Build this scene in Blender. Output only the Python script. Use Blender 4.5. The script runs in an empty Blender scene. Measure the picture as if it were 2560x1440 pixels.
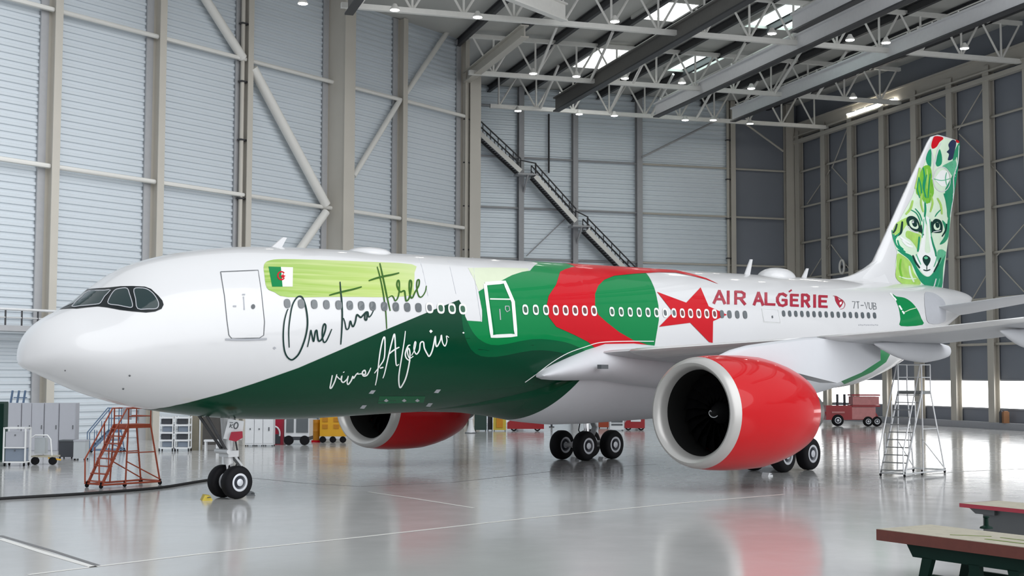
import bpy, bmesh, math, random
import numpy as np
from mathutils import Vector, Matrix
random.seed(7)
SC = bpy.context.scene
COL = SC.collection
R = math.radians

# ------------------------------------------------------------------ camera, sky, exposure
CAM = np.array([-19.03, -36.55, 3.90]); YAW, PIT, ROL = R(43.19), R(3.73), R(.18); FPX = 3401.0
_f = np.array([math.cos(YAW)*math.cos(PIT), math.sin(YAW)*math.cos(PIT), math.sin(PIT)])
_r = np.array([math.sin(YAW), -math.cos(YAW), 0.0]); _u = np.cross(_r, _f)
_r2 = math.cos(ROL)*_r + math.sin(ROL)*_u; _u2 = -math.sin(ROL)*_r + math.cos(ROL)*_u
cd = bpy.data.cameras.new('camera'); cd.sensor_width = 36; cd.lens = FPX*36/2560
cd.clip_start = .2; cd.clip_end = 600
co = bpy.data.objects.new('camera', cd); COL.objects.link(co)
co.matrix_world = Matrix(((_r2[0], _u2[0], -_f[0], CAM[0]), (_r2[1], _u2[1], -_f[1], CAM[1]), (_r2[2], _u2[2], -_f[2], CAM[2]), (0, 0, 0, 1)))
SC.camera = co
SC.view_settings.view_transform = 'Standard'
SC.view_settings.look = 'None'
SC.view_settings.gamma = 1
SC.view_settings.use_curve_mapping = False
SC.view_settings.exposure = 0.0
w = bpy.data.worlds.new('overcast_sky'); SC.world = w; w.use_nodes = True
nt = w.node_tree; bg = nt.nodes['Background']
geo = nt.nodes.new('ShaderNodeTexCoord'); sep = nt.nodes.new('ShaderNodeSeparateXYZ'); rmp = nt.nodes.new('ShaderNodeValToRGB')
nt.links.new(geo.outputs['Generated'], sep.inputs[0]); nt.links.new(sep.outputs['Z'], rmp.inputs[0])
rmp.color_ramp.elements[0].color = (.62, .64, .68, 1); rmp.color_ramp.elements[0].position = 0.0
rmp.color_ramp.elements[1].color = (.93, .97, 1.0, 1); rmp.color_ramp.elements[1].position = .7
nt.links.new(rmp.outputs[0], bg.inputs[0]); bg.inputs[1].default_value = .88

# daylight of the wide open hangar front, from behind and right of the viewer
sl = bpy.data.lights.new('open_front_daylight', 'SUN'); sl.energy = 2.3; sl.angle = R(75); sl.color = (.97, .985, 1.0)
so_ = bpy.data.objects.new('open_front_daylight', sl); COL.objects.link(so_)
_fh = Vector((math.cos(YAW), math.sin(YAW), 0)); _rh = Vector((math.sin(YAW), -math.cos(YAW), 0))
so_.rotation_euler = (_fh*.60 - _rh*.72 - Vector((0, 0, .50))).to_track_quat('-Z', 'Y').to_euler()

def ray(x, y): return _f + _r2*(x-1280)/FPX + _u2*(720-y)/FPX
def on(x, y, axis, val):
    d = ray(x, y); return CAM + d*((val-CAM[axis])/d[axis])
def flo(x, y): return on(x, y, 2, 0.0)
def at(x, y, dep): return CAM + ray(x, y)*dep
def onplane(x, y, p0, n):
    d = ray(x, y); return CAM + d*(np.dot(np.asarray(p0)-CAM, n)/np.dot(d, n))
def dep(P): return float(np.dot(np.asarray(P, float)-CAM, _f))

# ------------------------------------------------------------------ materials
def mat(name, rgb, rough=.5, metal=0.0, coat=0.0, var=.06, scale=3.0, bump=0.0, emit=0.0, spec=.5):
    m = bpy.data.materials.new(name); m.use_nodes = True
    t = m.node_tree; b = t.nodes['Principled BSDF']
    b.inputs['Roughness'].default_value = rough; b.inputs['Metallic'].default_value = metal
    b.inputs['Coat Weight'].default_value = coat; b.inputs['Coat Roughness'].default_value = .04
    b.inputs['Specular IOR Level'].default_value = spec
    c = (*rgb, 1)
    tc = t.nodes.new('ShaderNodeTexCoord'); n = t.nodes.new('ShaderNodeTexNoise')
    n.inputs['Scale'].default_value = scale; n.inputs['Detail'].default_value = 5
    t.links.new(tc.outputs['Object'], n.inputs['Vector'])
    mx = t.nodes.new('ShaderNodeMix'); mx.data_type = 'RGBA'
    mx.inputs[6].default_value = tuple(max(0, v*(1-var)) for v in rgb) + (1,)
    mx.inputs[7].default_value = tuple(min(1, v*(1+var)) for v in rgb) + (1,)
    t.links.new(n.outputs['Fac'], mx.inputs[0]); t.links.new(mx.outputs[2], b.inputs['Base Color'])
    if bump:
        bp = t.nodes.new('ShaderNodeBump'); bp.inputs['Strength'].default_value = bump; bp.inputs['Distance'].default_value = .02
        t.links.new(n.outputs['Fac'], bp.inputs['Height']); t.links.new(bp.outputs[0], b.inputs['Normal'])
    if emit:
        b.inputs['Emission Color'].default_value = c; b.inputs['Emission Strength'].default_value = emit
    return m
M = {}
M['white'] = mat('white_gloss_paint', (.66, .66, .67), .28, coat=.6, var=.01)
M['fairing_grey'] = mat('pale_grey_paint', (.60, .61, .64), .5, var=.02, spec=.3)
M['wing_grey'] = mat('wing_grey_paint', (.48, .49, .51), .5, var=.04, spec=.3)
M['slat'] = mat('bare_slat_metal', (.72, .72, .72), .35, metal=.25, var=.03)
M['green'] = mat('flag_green_paint', (.0, .20, .055), .3, coat=.25, spec=.1, var=.03)
M['mgreen'] = mat('mid_green_half_shade', (.0, .095, .034), .22, spec=.2)
M['dgreen'] = mat('deep_green_with_shade', (.0, .045, .02), .22, coat=.0, spec=.2, var=.05)  # green darkened mostly for shade and reflection on the lower body
M['red'] = mat('red_paint', (.52, .002, .01), .3, coat=.25, spec=.1, var=.03)
M['ered'] = mat('engine_red_paint', (.52, .002, .006), .3, coat=.4, spec=.1, var=.02)
M['letter'] = mat('crimson_letter_paint', (.36, .006, .03), .3, coat=.5)
M['pale_lime'] = mat('pale_lime_paint', (.62, .68, .50), .3, coat=.2, var=.04)
M['ink'] = mat('dark_green_ink', (.003, .03, .024), .4, spec=.2)
M['olive'] = mat('olive_green_ink', (.03, .11, .008), .4, spec=.2)
M['winwhite'] = mat('window_ring_white', (.8, .82, .8), .3)
M['winglass'] = mat('cabin_window_shade', (.10, .115, .125), .15, coat=.5)
M['wingreen'] = mat('cabin_window_tinted_green', (.02, .10, .05), .15, coat=.5)
M['winred'] = mat('cabin_window_tinted_red', (.16, .02, .02), .15, coat=.5)
M['black'] = mat('black_mask_paint', (.008, .012, .014), .3, spec=.2)
M['cockpit'] = mat('cockpit_glass', (.012, .03, .032), .06, spec=.4)
M['seam'] = mat('panel_seam_grey', (.38, .39, .42), .5)
M['line'] = mat('dark_seam', (.10, .11, .12), .5)
M['lip'] = mat('inlet_lip_metal', (.50, .49, .475), .3, metal=.35, var=.02)
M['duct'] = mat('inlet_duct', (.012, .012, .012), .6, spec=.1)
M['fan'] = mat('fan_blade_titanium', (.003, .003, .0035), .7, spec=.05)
M['spinner'] = mat('spinner_black', (.01, .01, .011), .35)
M['core'] = mat('exhaust_metal', (.22, .21, .20), .4, metal=.7)
M['tyre'] = mat('tyre_rubber', (.007, .007, .009), .7, spec=.2, var=.2, bump=.2, scale=8)
M['rim'] = mat('wheel_rim_silver', (.62, .64, .68), .4, metal=.3)
M['rimdark'] = mat('wheel_recess', (.05, .055, .07), .5)
M['strut'] = mat('gear_strut_white', (.55, .56, .57), .35, metal=.2)
M['chrome'] = mat('oleo_chrome', (.8, .8, .82), .12, metal=1)
M['hose'] = mat('black_hose', (.012, .012, .014), .55)
M['beige'] = mat('beige_steel_paint', (.56, .53, .47), .5, var=.06, scale=.6)
M['cream'] = mat('cream_steel_paint', (.78, .77, .73), .45, var=.04, scale=.6)
M['truss'] = mat('truss_white_paint', (.84, .83, .79), .5, var=.06)
M['darksteel'] = mat('dark_steel', (.045, .046, .05), .5, var=.1)
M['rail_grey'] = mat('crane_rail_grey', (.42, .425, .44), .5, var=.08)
M['rail_pale'] = mat('crane_rail_pale_grey', (.80, .80, .81), .5, var=.05)
M['rail_dark'] = mat('crane_rail_dark_brown', (.15, .145, .135), .5, var=.1)
M['roof'] = mat('roof_deck_grey', (.56, .56, .53), .6, var=.1, scale=.3)
M['door_panel'] = mat('dark_grey_door_panel', (.23, .25, .29), .45, var=.08, scale=.2)
M['kerb'] = mat('kerb_grey', (.36, .37, .40), .6)
M['orange'] = mat('orange_ladder_paint', (.36, .06, .022), .45, var=.1)
M['steel_blue'] = mat('blue_grey_paint', (.10, .16, .26), .45)
M['alu'] = mat('aluminium', (.80, .81, .82), .35, metal=.5)
M['alud'] = mat('aluminium_tread', (.28, .29, .29), .5, metal=.3)
M['locker'] = mat('locker_grey', (.42, .43, .47), .5, var=.04)
M['wframe'] = mat('white_frame', (.75, .76, .76), .4)
M['bluegrey'] = mat('blue_grey_panel', (.20, .24, .30), .5)
M['bin'] = mat('pale_bin_plastic', (.45, .48, .50), .5)
M['darkbox'] = mat('charcoal_box', (.045, .05, .06), .5)
M['yellow'] = mat('equipment_yellow', (.80, .42, .02), .4)
M['amber'] = mat('amber_drum', (.55, .23, .01), .45)
M['tugred'] = mat('tractor_red', (.32, .01, .015), .35, coat=.4, var=.1)
M['tugpink'] = mat('faded_red_mesh', (.55, .22, .22), .5, var=.2)
M['tarp'] = mat('olive_tarp', (.22, .20, .15), .7, var=.2)
M['net'] = mat('dark_tarp', (.07, .065, .06), .7, var=.2)
M['pwhite'] = mat('cabinet_white', (.74, .76, .78), .4)
M['gdark'] = mat('dark_green_box', (.02, .05, .04), .5)
M['wood'] = mat('worn_plywood', (.42, .39, .31), .6, var=.25, scale=6, bump=.1)
M['woodedge'] = mat('red_brown_plywood_edge', (.13, .03, .02), .6, var=.2, scale=6)
M['bgreen'] = mat('bench_green_paint', (.004, .022, .016), .5, var=.15, spec=.12)
M['bstain'] = mat('green_stain', (.16, .22, .05), .6, var=.3)
M['blade_grey'] = mat('bench_vice_grey', (.11, .115, .12), .45, metal=.3)
M['mark'] = mat('white_floor_paint', (.74, .73, .70), .4)
M['joint'] = mat('floor_joint_dark', (.16, .16, .165), .5)
M['chock'] = mat('yellow_chock', (.55, .42, .05), .6)
M['lamp'] = mat('lamp_glow', (1, .98, .92), emit=40)
M['sky'] = mat('skylight_glazing', (.95, .98, .97), .3, emit=7.0)
M['skyg'] = mat('skylight_glazing_tinted', (.80, .97, .95), .3, emit=3.0)
M['band'] = mat('bright_window_glazing', (1, 1, 1), .3, emit=3.5)
M['brown'] = mat('brown_box', (.30, .14, .06), .6)

def mat_lime():
    m = mat('lime_brush_paint', (.42, .65, .1), .3, coat=.6)
    t = m.node_tree; b = t.nodes['Principled BSDF']; tc = t.nodes.new('ShaderNodeTexCoord')
    sp = t.nodes.new('ShaderNodeSeparateXYZ'); t.links.new(tc.outputs['Object'], sp.inputs[0])
    mr = t.nodes.new('ShaderNodeMapRange'); mr.inputs[1].default_value = 5.0; mr.inputs[2].default_value = 15.2
    t.links.new(sp.outputs['X'], mr.inputs[0])
    rp = t.nodes.new('ShaderNodeValToRGB'); e = rp.color_ramp.elements
    e[0].position = 0; e[0].color = (.07, .33, .03, 1); e[1].position = 1; e[1].color = (.58, .66, .33, 1)
    k = e.new(.15); k.color = (.25, .43, .04, 1); k = e.new(.55); k.color = (.39, .54, .10, 1)
    t.links.new(mr.outputs[0], rp.inputs[0])
    mp = t.nodes.new('ShaderNodeMapping'); mp.inputs['Scale'].default_value = (.06, 2.2, 3.4)
    t.links.new(tc.outputs['Object'], mp.inputs[0])
    n = t.nodes.new('ShaderNodeTexNoise'); n.inputs['Scale'].default_value = 2.4; n.inputs['Detail'].default_value = 3
    t.links.new(mp.outputs[0], n.inputs[0])
    r2 = t.nodes.new('ShaderNodeMapRange'); r2.inputs[1].default_value = .42; r2.inputs[2].default_value = .72
    r2.inputs[3].default_value = 0; r2.inputs[4].default_value = .75; t.links.new(n.outputs['Fac'], r2.inputs[0])
    mx = t.nodes.new('ShaderNodeMix'); mx.data_type = 'RGBA'; mx.inputs[7].default_value = (.56, .64, .26, 1)
    t.links.new(r2.outputs[0], mx.inputs[0]); t.links.new(rp.outputs[0], mx.inputs[6]); t.links.new(mx.outputs[2], b.inputs['Base Color'])
    return m
M['lime'] = mat_lime()

def mat_floor():
    m = mat('polished_floor', (.52, .52, .515), .16, var=.1, scale=.25)
    t = m.node_tree; b = t.nodes['Principled BSDF']; tc = t.nodes.new('ShaderNodeTexCoord')
    n = t.nodes.new('ShaderNodeTexNoise'); n.inputs['Scale'].default_value = .9; n.inputs['Detail'].default_value = 6
    t.links.new(tc.outputs['Object'], n.inputs[0])
    r = t.nodes.new('ShaderNodeMapRange'); r.inputs[3].default_value = .07; r.inputs[4].default_value = .20
    t.links.new(n.outputs['Fac'], r.inputs[0]); t.links.new(r.outputs[0], b.inputs['Roughness'])
    n2 = t.nodes.new('ShaderNodeTexNoise'); n2.inputs['Scale'].default_value = 1.3; n2.inputs['Detail'].default_value = 2
    t.links.new(tc.outputs['Object'], n2.inputs[0])
    bp = t.nodes.new('ShaderNodeBump'); bp.inputs['Strength'].default_value = .05; bp.inputs['Distance'].default_value = .05
    t.links.new(n2.outputs['Fac'], bp.inputs['Height']); t.links.new(bp.outputs[0], b.inputs['Normal'])
    b.inputs['Specular IOR Level'].default_value = .8
    return m
M['floor'] = mat_floor()
M['clad'] = mat('silver_cladding', (.66, .715, .76), .42, metal=.1, var=.05, scale=.15)
M['clad2'] = mat('blue_grey_cladding', (.80, .87, .92), .38, metal=.1, var=.06, scale=.15)

# ------------------------------------------------------------------ mesh builder
class MB:
    def __init__(s): s.v = []; s.f = []; s.m = []
    def add(s, vs, fs, mi=0):
        o = len(s.v); s.v += [tuple(float(c) for c in p) for p in vs]
        s.f += [tuple(i+o for i in f) for f in fs]; s.m += [mi]*len(fs); return s
    def box(s, c, d, mi=0, rz=0.0, ax=None):
        c = np.asarray(c, float)
        if ax is None: ax = (np.array([math.cos(rz), math.sin(rz), 0]), np.array([-math.sin(rz), math.cos(rz), 0]), np.array([0, 0, 1.]))
        vs = []
        for i in (-1, 1):
            for j in (-1, 1):
                for k in (-1, 1): vs.append(c + ax[0]*i*d[0]/2 + ax[1]*j*d[1]/2 + ax[2]*k*d[2]/2)
        return s.add(vs, [(0, 1, 3, 2), (4, 6, 7, 5), (0, 4, 5, 1), (2, 3, 7, 6), (0, 2, 6, 4), (1, 5, 7, 3)], mi)
    def bar(s, a, b, w, h=None, mi=0, up=(0, 0, 1)):
        h = w if h is None else h
        a = np.asarray(a, float); b = np.asarray(b, float); d = b-a; L = np.linalg.norm(d); d = d/L
        u = np.asarray(up, float)
        if abs(np.dot(u, d)) > .98: u = np.array([1., 0, 0]) if abs(d[0]) < .9 else np.array([0, 1., 0])
        x = np.cross(d, u); x /= np.linalg.norm(x); u = np.cross(x, d)
        return s.box((a+b)/2, (L, w, h), mi, ax=(d, x, u))
    def ibeam(s, a, b, w, h, t=.04, mi=0, up=(0, 0, 1), mf=None):
        mf = mi if mf is None else mf
        a = np.asarray(a, float); b = np.asarray(b, float); d = b-a; L = np.linalg.norm(d); d = d/L
        u = np.asarray(up, float); x = np.cross(d, u); x /= np.linalg.norm(x); u = np.cross(x, d); c = (a+b)/2; ax = (d, x, u)
        s.box(c, (L, t, h-2*t), mi, ax=ax)
        s.box(c+u*(h/2-t/2), (L, w, t), mf, ax=ax); return s.box(c-u*(h/2-t/2), (L, w, t), mf, ax=ax)
    def tube(s, pts, r, n=8, mi=0, cap=True, closed=False):
        pts = [np.asarray(p, float) for p in pts]; rs = r if hasattr(r, '__len__') else [r]*len(pts)
        o = len(s.v); N = len(pts); prev = None
        for i, p in enumerate(pts):
            d = pts[min(i+1, N-1)]-pts[max(i-1, 0)]
            if closed: d = pts[(i+1) % N]-pts[i-1]
            d = d/(np.linalg.norm(d)+1e-12)
            if prev is None:
                u = np.array([0, 0, 1.]) if abs(d[2]) < .9 else np.array([1., 0, 0])
            else: u = prev
            x = np.cross(d, u); x /= np.linalg.norm(x); u = np.cross(x, d); prev = u
            for k in range(n):
                a = 2*math.pi*k/n; s.v.append(tuple(p + (x*math.cos(a)+u*math.sin(a))*rs[i]))
        for i in range(N if closed else N-1):
            for k in range(n):
                j = (i+1) % N; k2 = (k+1) % n
                s.f.append((o+i*n+k, o+i*n+k2, o+j*n+k2, o+j*n+k)); s.m.append(mi)
        if cap and not closed:
            s.f.append(tuple(o+k for k in range(n-1, -1, -1))); s.m.append(mi)
            s.f.append(tuple(o+(N-1)*n+k for k in range(n))); s.m.append(mi)
        return s
    def rings(s, rings, mi=0, closed=True, cap0=False, cap1=False, mif=None):
        o = len(s.v); n = len(rings[0])
        for rg in rings: s.v += [tuple(float(c) for c in p) for p in rg]
        for i in range(len(rings)-1):
            for k in range(n if closed else n-1):
                k2 = (k+1) % n
                s.f.append((o+i*n+k, o+i*n+k2, o+(i+1)*n+k2, o+(i+1)*n+k)); s.m.append(mif(i, k) if mif else mi)
        if cap0: s.f.append(tuple(o+k for k in range(n-1, -1, -1))); s.m.append(mi)
        if cap1: s.f.append(tuple(o+(len(rings)-1)*n+k for k in range(n))); s.m.append(mi)
        return s
    def lathe(s, prof, c, axis, n=48, mis=None, mi=0):
        """prof: list of (along axis, radius)"""
        c = np.asarray(c, float); a = np.asarray(axis, float); a /= np.linalg.norm(a)
        u = np.array([0, 0, 1.]) if abs(a[2]) < .9 else np.array([1., 0, 0])
        x = np.cross(a, u); x /= np.linalg.norm(x); u = np.cross(x, a)
        rg = [[c + a*t + (x*math.cos(2*math.pi*k/n)+u*math.sin(2*math.pi*k/n))*r for k in range(n)] for t, r in prof]
        return s.rings(rg, mi, mif=(lambda i, k: mis[i]) if mis else None)
    def prism(s, poly, z0, z1, mi=0, fn=None):
        n = len(poly); fn = fn or (lambda p, z: (p[0], p[1], z))
        vs = [fn(p, z0) for p in poly] + [fn(p, z1) for p in poly]
        return s.add(vs, [tuple(range(n-1, -1, -1)), tuple(range(n, 2*n))] + [(i, (i+1) % n, n+(i+1) % n, n+i) for i in range(n)], mi)
    def build(s, name, mats, parent=None, smooth=None, fix=True):
        me = bpy.data.meshes.new(name); me.from_pydata(s.v, [], s.f); 
        mats = mats if isinstance(mats, (list, tuple)) else [mats]
        for m in mats: me.materials.append(M[m])
        for p, mi in zip(me.polygons, s.m): p.material_index = mi
        if fix:
            bm = bmesh.new(); bm.from_mesh(me); bmesh.ops.recalc_face_normals(bm, faces=bm.faces); bm.to_mesh(me); bm.free()
        if smooth is not None:
            me.polygons.foreach_set('use_smooth', [True]*len(me.polygons)); me.set_sharp_from_angle(angle=R(smooth))
        me.update()
        o = bpy.data.objects.new(name, me); COL.objects.link(o)
        if parent is not None: o.parent = parent
        return o
def tag(o, label=None, cat=None, group=None, kind=None):
    if label: o['label'] = label
    if cat: o['category'] = cat
    if group: o['group'] = group
    if kind: o['kind'] = kind
    return o
def thing(name, label, cat, loc=(0, 0, 0), rz=0.0, group=None):
    o = bpy.data.objects.new(name, None); COL.objects.link(o); o.empty_display_size = .2
    o.location = [float(c) for c in loc]; o.rotation_euler = (0, 0, rz)
    return tag(o, label, cat, group)
def clone(root, loc=None, rz=None, label=None):
    r = root.copy(); COL.objects.link(r)
    if loc is not None: r.location = [float(c) for c in loc]
    if rz is not None: r.rotation_euler = (0, 0, rz)
    if label: r['label'] = label
    for ch in list(root.children):
        c = ch.copy(); COL.objects.link(c); c.parent = r
        for g in list(ch.children):
            d = g.copy(); COL.objects.link(d); d.parent = c
    return r
FACE = YAW - math.pi/2      # local x = picture right, local y = away from the viewer
# ================================================================== HANGAR
FH = np.array([math.cos(YAW), math.sin(YAW), 0.0]); RH = np.array([math.sin(YAW), -math.cos(YAW), 0.0]); UP = np.array([0, 0, 1.0])
def hp(px, d): return np.array([CAM[0], CAM[1], 0]) + FH*d + RH*((px-1280)/FPX*d)
DW = 31.0                                            # height of the roof deck
eR = FH*math.cos(R(17)) - RH*math.sin(R(17))         # along the crane rails, away from the viewer
eM = FH*math.cos(R(73)) + RH*math.sin(R(73))         # along the trusses, to the right
LA, LB = hp(110, 77.0), hp(1140, 108.0); eL = (LB-LA)/np.linalg.norm(LB-LA); nL = np.array([eL[1], -eL[0], 0.0])
if np.dot(nL, CAM*np.array([1, 1, 0])-LA) < 0: nL = -nL
MA = hp(1188, 125.0); nM = -eR
def onL(px, py, off=0.0): return onplane(px, py, LA+nL*off, nL)
def onM(px, py, off=0.0): return onplane(px, py, MA+nM*off, nM)
CN = onM(1992, 500); CN[2] = 0; nR = -eM
def onR(px, py, off=0.0): return onplane(px, py, CN+nR*off, nR)
def z0(P, z=0.0): return np.array([P[0], P[1], z])
LE = z0(onL(1160, 400)); LS = LA - eL*45
# where the line of the left wall / mid wall meet the recess
ME = LE + eR*(np.dot(MA-LE, eR)); RS = CN - eR*62; RC = CN - eR*50
def struct(name, mb, mats, parent=None, smooth=None, fix=True):
    o = mb.build(name, mats, parent, smooth, fix)
    if parent is None: o['kind'] = 'structure'
    return o
# floor with painted lines and joints
fl = MB(); c = np.array([30., 0, 0]); fl.add([z0(LS-eL*30-nL*2), z0(LE+eL*60-nL*2), z0(CN+eR*8+eM*6), z0(CN-eR*150+eM*6), z0(CAM-FH*30-RH*60)], [(0, 1, 2, 3, 4)])
floor = struct('floor', fl, 'floor')
def fline(name, pts, wd, m, z=.004):
    b = MB(); P = [flo(*p) for p in pts]; A = []; B = []
    for i, p in enumerate(P):
        d = P[min(i+1, len(P)-1)]-P[max(i-1, 0)]; d /= np.linalg.norm(d); q = np.array([-d[1], d[0], 0])
        A.append(p+q*wd/2+UP*z); B.append(p-q*wd/2+UP*z)
    b.add(A+B, [(i, i+1, len(P)+i+1, len(P)+i) for i in range(len(P)-1)]); return struct(name, b, m, floor)
fline('floor_line', [(70, 1437), (500, 1385), (900, 1343), (1300, 1298), (1700, 1258), (1960, 1236)], .12, 'mark')
fline('floor_line', [(0, 1347), (120, 1385), (235, 1418)], .16, 'mark')
fline('floor_joint', [(0, 1339), (130, 1377), (245, 1414)], .12, 'joint')
fline('floor_line', [(920, 1230), (1020, 1244), (1110, 1258), (1185, 1270)], .10, 'mark')
fline('floor_line', [(1560, 1118), (1900, 1112), (2180, 1108)], .1, 'mark')
fline('floor_joint', [(630, 1195), (760, 1208), (900, 1216), (1130, 1206), (1385, 1178), (1640, 1160)], .05, 'joint')
fline('floor_line', [(2270, 1190), (2420, 1178), (2560, 1172)], .1, 'mark')

def cladding(a, b, n, z0_, z1_, pitch, depth, name, m):
    d = b-a; L = np.linalg.norm(d); mb = MB(); zs = []; z = z0_
    while z < z1_:
        for q, o in ((0, 0), (.42, 0), (.52, depth), (.9, depth)): zs.append((min(z+q*pitch, z1_), o))
        z += pitch
    A = [z0(a)+UP*zz+n*o for zz, o in zs]; B = [z0(b)+UP*zz+n*o for zz, o in zs]; N = len(zs)
    mb.add(A+B, [(i, i+1, N+i+1, N+i) for i in range(N-1)])
    mb.box(z0((a+b)/2)-n*.2+UP*(z0_+z1_)/2, (L, .2, z1_-z0_), 0, ax=(d/L, n, UP)); return struct(name, mb, m, fix=True)
wl = cladding(LS, LE, nL, 0, DW, .40, .085, 'wall_left', 'clad')
wm = cladding(ME-eM*1, z0(onM(1828, 400)), nM, 0, DW, .46, .11, 'wall_back', 'clad2')
b = MB(); a_, b_ = z0(onM(1828, 400)), CN; b.box((a_+b_)/2+UP*DW/2-nM*.1, (np.linalg.norm(b_-a_), .2, DW), 0, ax=(eM, eR, UP)); wmd = struct('wall_corner', b, 'door_panel')
b = MB(); b.box((LE+ME)/2+UP*DW/2, (np.linalg.norm(ME-LE), .3, DW), 0, ax=(eR, eM, UP)); struct('wall_recess', b, 'door_panel')
ZB0, ZB1 = 1.55, 3.75
b = MB(); Lr = np.linalg.norm(RS-CN); cR = (RS+CN)/2 - nR*.1
b.box(cR+UP*(ZB1+DW)/2, (Lr, .2, DW-ZB1), 0, ax=(eR, eM, UP)); b.box(cR+UP*(.3+ZB0)/2, (Lr, .2, ZB0-.3), 0, ax=(eR, eM, UP)); wr = struct('wall_right', b, 'door_panel')
b = MB(); b.box(cR+nR*.45+UP*.26, (Lr, .9, .52), 0, ax=(eR, eM, UP)); struct('baseboard_right', b, 'kerb')
# roof deck with skylights
ce = MB(); q0 = RC; 
s_ = np.dot(q0-LE, nM)  # toward the viewer
den = np.dot(eL, nM); PL = LE + eL*(s_/den)
poly = [z0(p, DW) for p in (CN+eM*.5, RC+eM*.5, PL, LE, ME)]
ce.add(poly+[p+UP*.4 for p in poly], [(0, 1, 2, 3, 4), (9, 8, 7, 6, 5)]+[(i, (i+1) % 5, 5+(i+1) % 5, 5+i) for i in range(5)]); ceil = struct('ceiling', ce, 'roof')
SKY = [((1585, 42), (1640, 0), (1760, -2), (1688, 44), 'sky'), ((1447, 163), (1502, 112), (1580, 113), (1512, 166), 'sky'), ((1876, 64), (1962, 2), (2085, 4), (1990, 68), 'skyg'), ((1668, 172), (1738, 130), (1818, 133), (1748, 175), 'skyg')]
for i, s in enumerate(SKY):
    P = [on(*p, 2, DW-.06) for p in s[:4]]
    # true rectangle along the roof directions
    o = P[0]; ua = [np.dot(p-o, eM) for p in P]; va = [np.dot(p-o, eR) for p in P]; u0, u1 = min(ua), np.mean(sorted(ua)[2:]); v0, v1 = np.mean([va[0], va[3]]), np.mean([va[1], va[2]])
    b = MB(); cc = o+eM*(u0+u1)/2+eR*(v0+v1)/2
    b.box(cc, (u1-u0, abs(v1-v0), .06), 0, ax=(eM, eR, UP)); w_ = struct('window_%d' % (i+1), b, s[4])
    b = MB()
    for sg in (-1, 1):
        b.box(cc+eM*sg*(u1-u0)/2-UP*.1, (.2, abs(v1-v0)+.4, .3), 0, ax=(eM, eR, UP)); b.box(cc+eR*sg*abs(v1-v0)/2-UP*.1, (u1-u0, .2, .3), 0, ax=(eM, eR, UP))
    b.build('window_frame', 'roof', w_)
b = MB(); b.box(cR+UP*(ZB0+ZB1)/2, (Lr, .05, ZB1-ZB0), 0, ax=(eR, eM, UP)); wb_ = struct('window_5', b, 'band')
b = MB()
for z in (ZB0, ZB1): b.box(cR+nR*.12+UP*z, (Lr, .08, .12), 0, ax=(eR, eM, UP))
b.build('window_frame', 'kerb', wb_)
# ---- columns
def column(P, n, wd, dp, h, label, name='steel_column', m='beige', extra=None, z=0.0, shade_strip=False):
    t = thing(name, label, 'column', z0(P, z)+n*.12, math.atan2(n[1], n[0])-math.pi/2)   # local y = into the room
    b = MB(); b.box((0, dp-.03, h/2), (wd, .06, h)); b.box((0, .03, h/2), (wd, .06, h)); b.build('flange', m, t)
    b = MB(); b.box((0, dp/2, h/2), (.06 if extra != 'box' else wd*.85, dp-.1, h)); b.build('web', m, t)
    if shade_strip: b = MB(); b.box((wd/2+.24, .05, h/2), (.5, .1, h)); b.build('recess_shade', 'rail_grey', t)  # added dark strip standing in for the shade beside the column
    if extra == 'box':
        b = MB(); 
        for k in range(1, 9): b.box((-wd*.43, dp/2, h*k/9), (.08, dp*.6, .12))
        b.build('cross_plate', m, t)
    if extra == 'pipe':
        b = MB(); b.tube([(wd*.9, dp*.5, 0), (wd*.9, dp*.5, h)], .14, 12)
        b.build('downpipe', m, t, smooth=45)
        b = MB()
        for k in range(1, 8): b.box((wd*.7, dp*.5, h*k/8), (.6, .36, .1))
        b.build('pipe_clamp', 'darksteel', t)
    return t
LC = [(-110, .5, .7, None, 'beyond the left edge'), (127, .5, .75, None, 'nearest the left edge of the view'), (390, .5, .75, None, 'second from the left edge'), (611, .45, .75, 'pipe', 'third from the left, with a downpipe'), (848, 1.1, 1.7, 'box', 'broad built-up one behind the cockpit roof'), (1001, .5, .7, None, 'between the broad column and the end column'), (1158, .5, .6, None, 'last one before the recess')]
LP = []
for px, wd, dp_, ex, txt in LC:
    P = z0(onL(px, 400, dp_*.5)) - nL*dp_*.5
    column(P, nL, wd, dp_, DW-.05, 'cream steel wall column on the left wall, '+txt, extra=ex, shade_strip=True); LP.append(P)
column(z0(onplane(1181, 400, LE+nM*.1, nM)), nM, .9, .8, 28.0, 'cream end column at the corner of the recess', extra='pipe')
MP = []
for px, wd, txt, m, ex in ((1298, .5, 'leftmost one beside the stair', 'rail_grey', None), (1433, .5, 'second one, crossed by the stair', 'rail_grey', None), (1593, .55, 'third one, right of the stair foot', 'rail_grey', None), (1826, .5, 'one with a downpipe beside the dark panel', 'beige', 'pipe'), (1968, .9, 'one left of the corner', 'beige', None)):
    P = z0(onM(px, 500)); MP.append(P); column(P, nM, wd, .6, DW-.05, 'steel wall column on the back wall, '+txt, m=m, extra=ex)
RP = []
for i, (px, txt) in enumerate(((2008, 'in the far corner'), (2073, 'second from the corner'), (2141, 'third from the corner'), (2222, 'behind the fin front edge'), (2303, 'hidden partly by the fin'), (2394, 'just right of the fin'), (2488, 'second to the right of the fin'), (2590, 'at the right edge of the view'), (2706, 'first beyond the right edge'), (2836, 'second beyond the right edge'), (2985, 'third beyond the right edge'))):
    P = z0(onR(px, 558)); RP.append(P); column(P, nR, .75, .55, 28.2, 'grey-beige column of the right door wall, '+txt)
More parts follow.
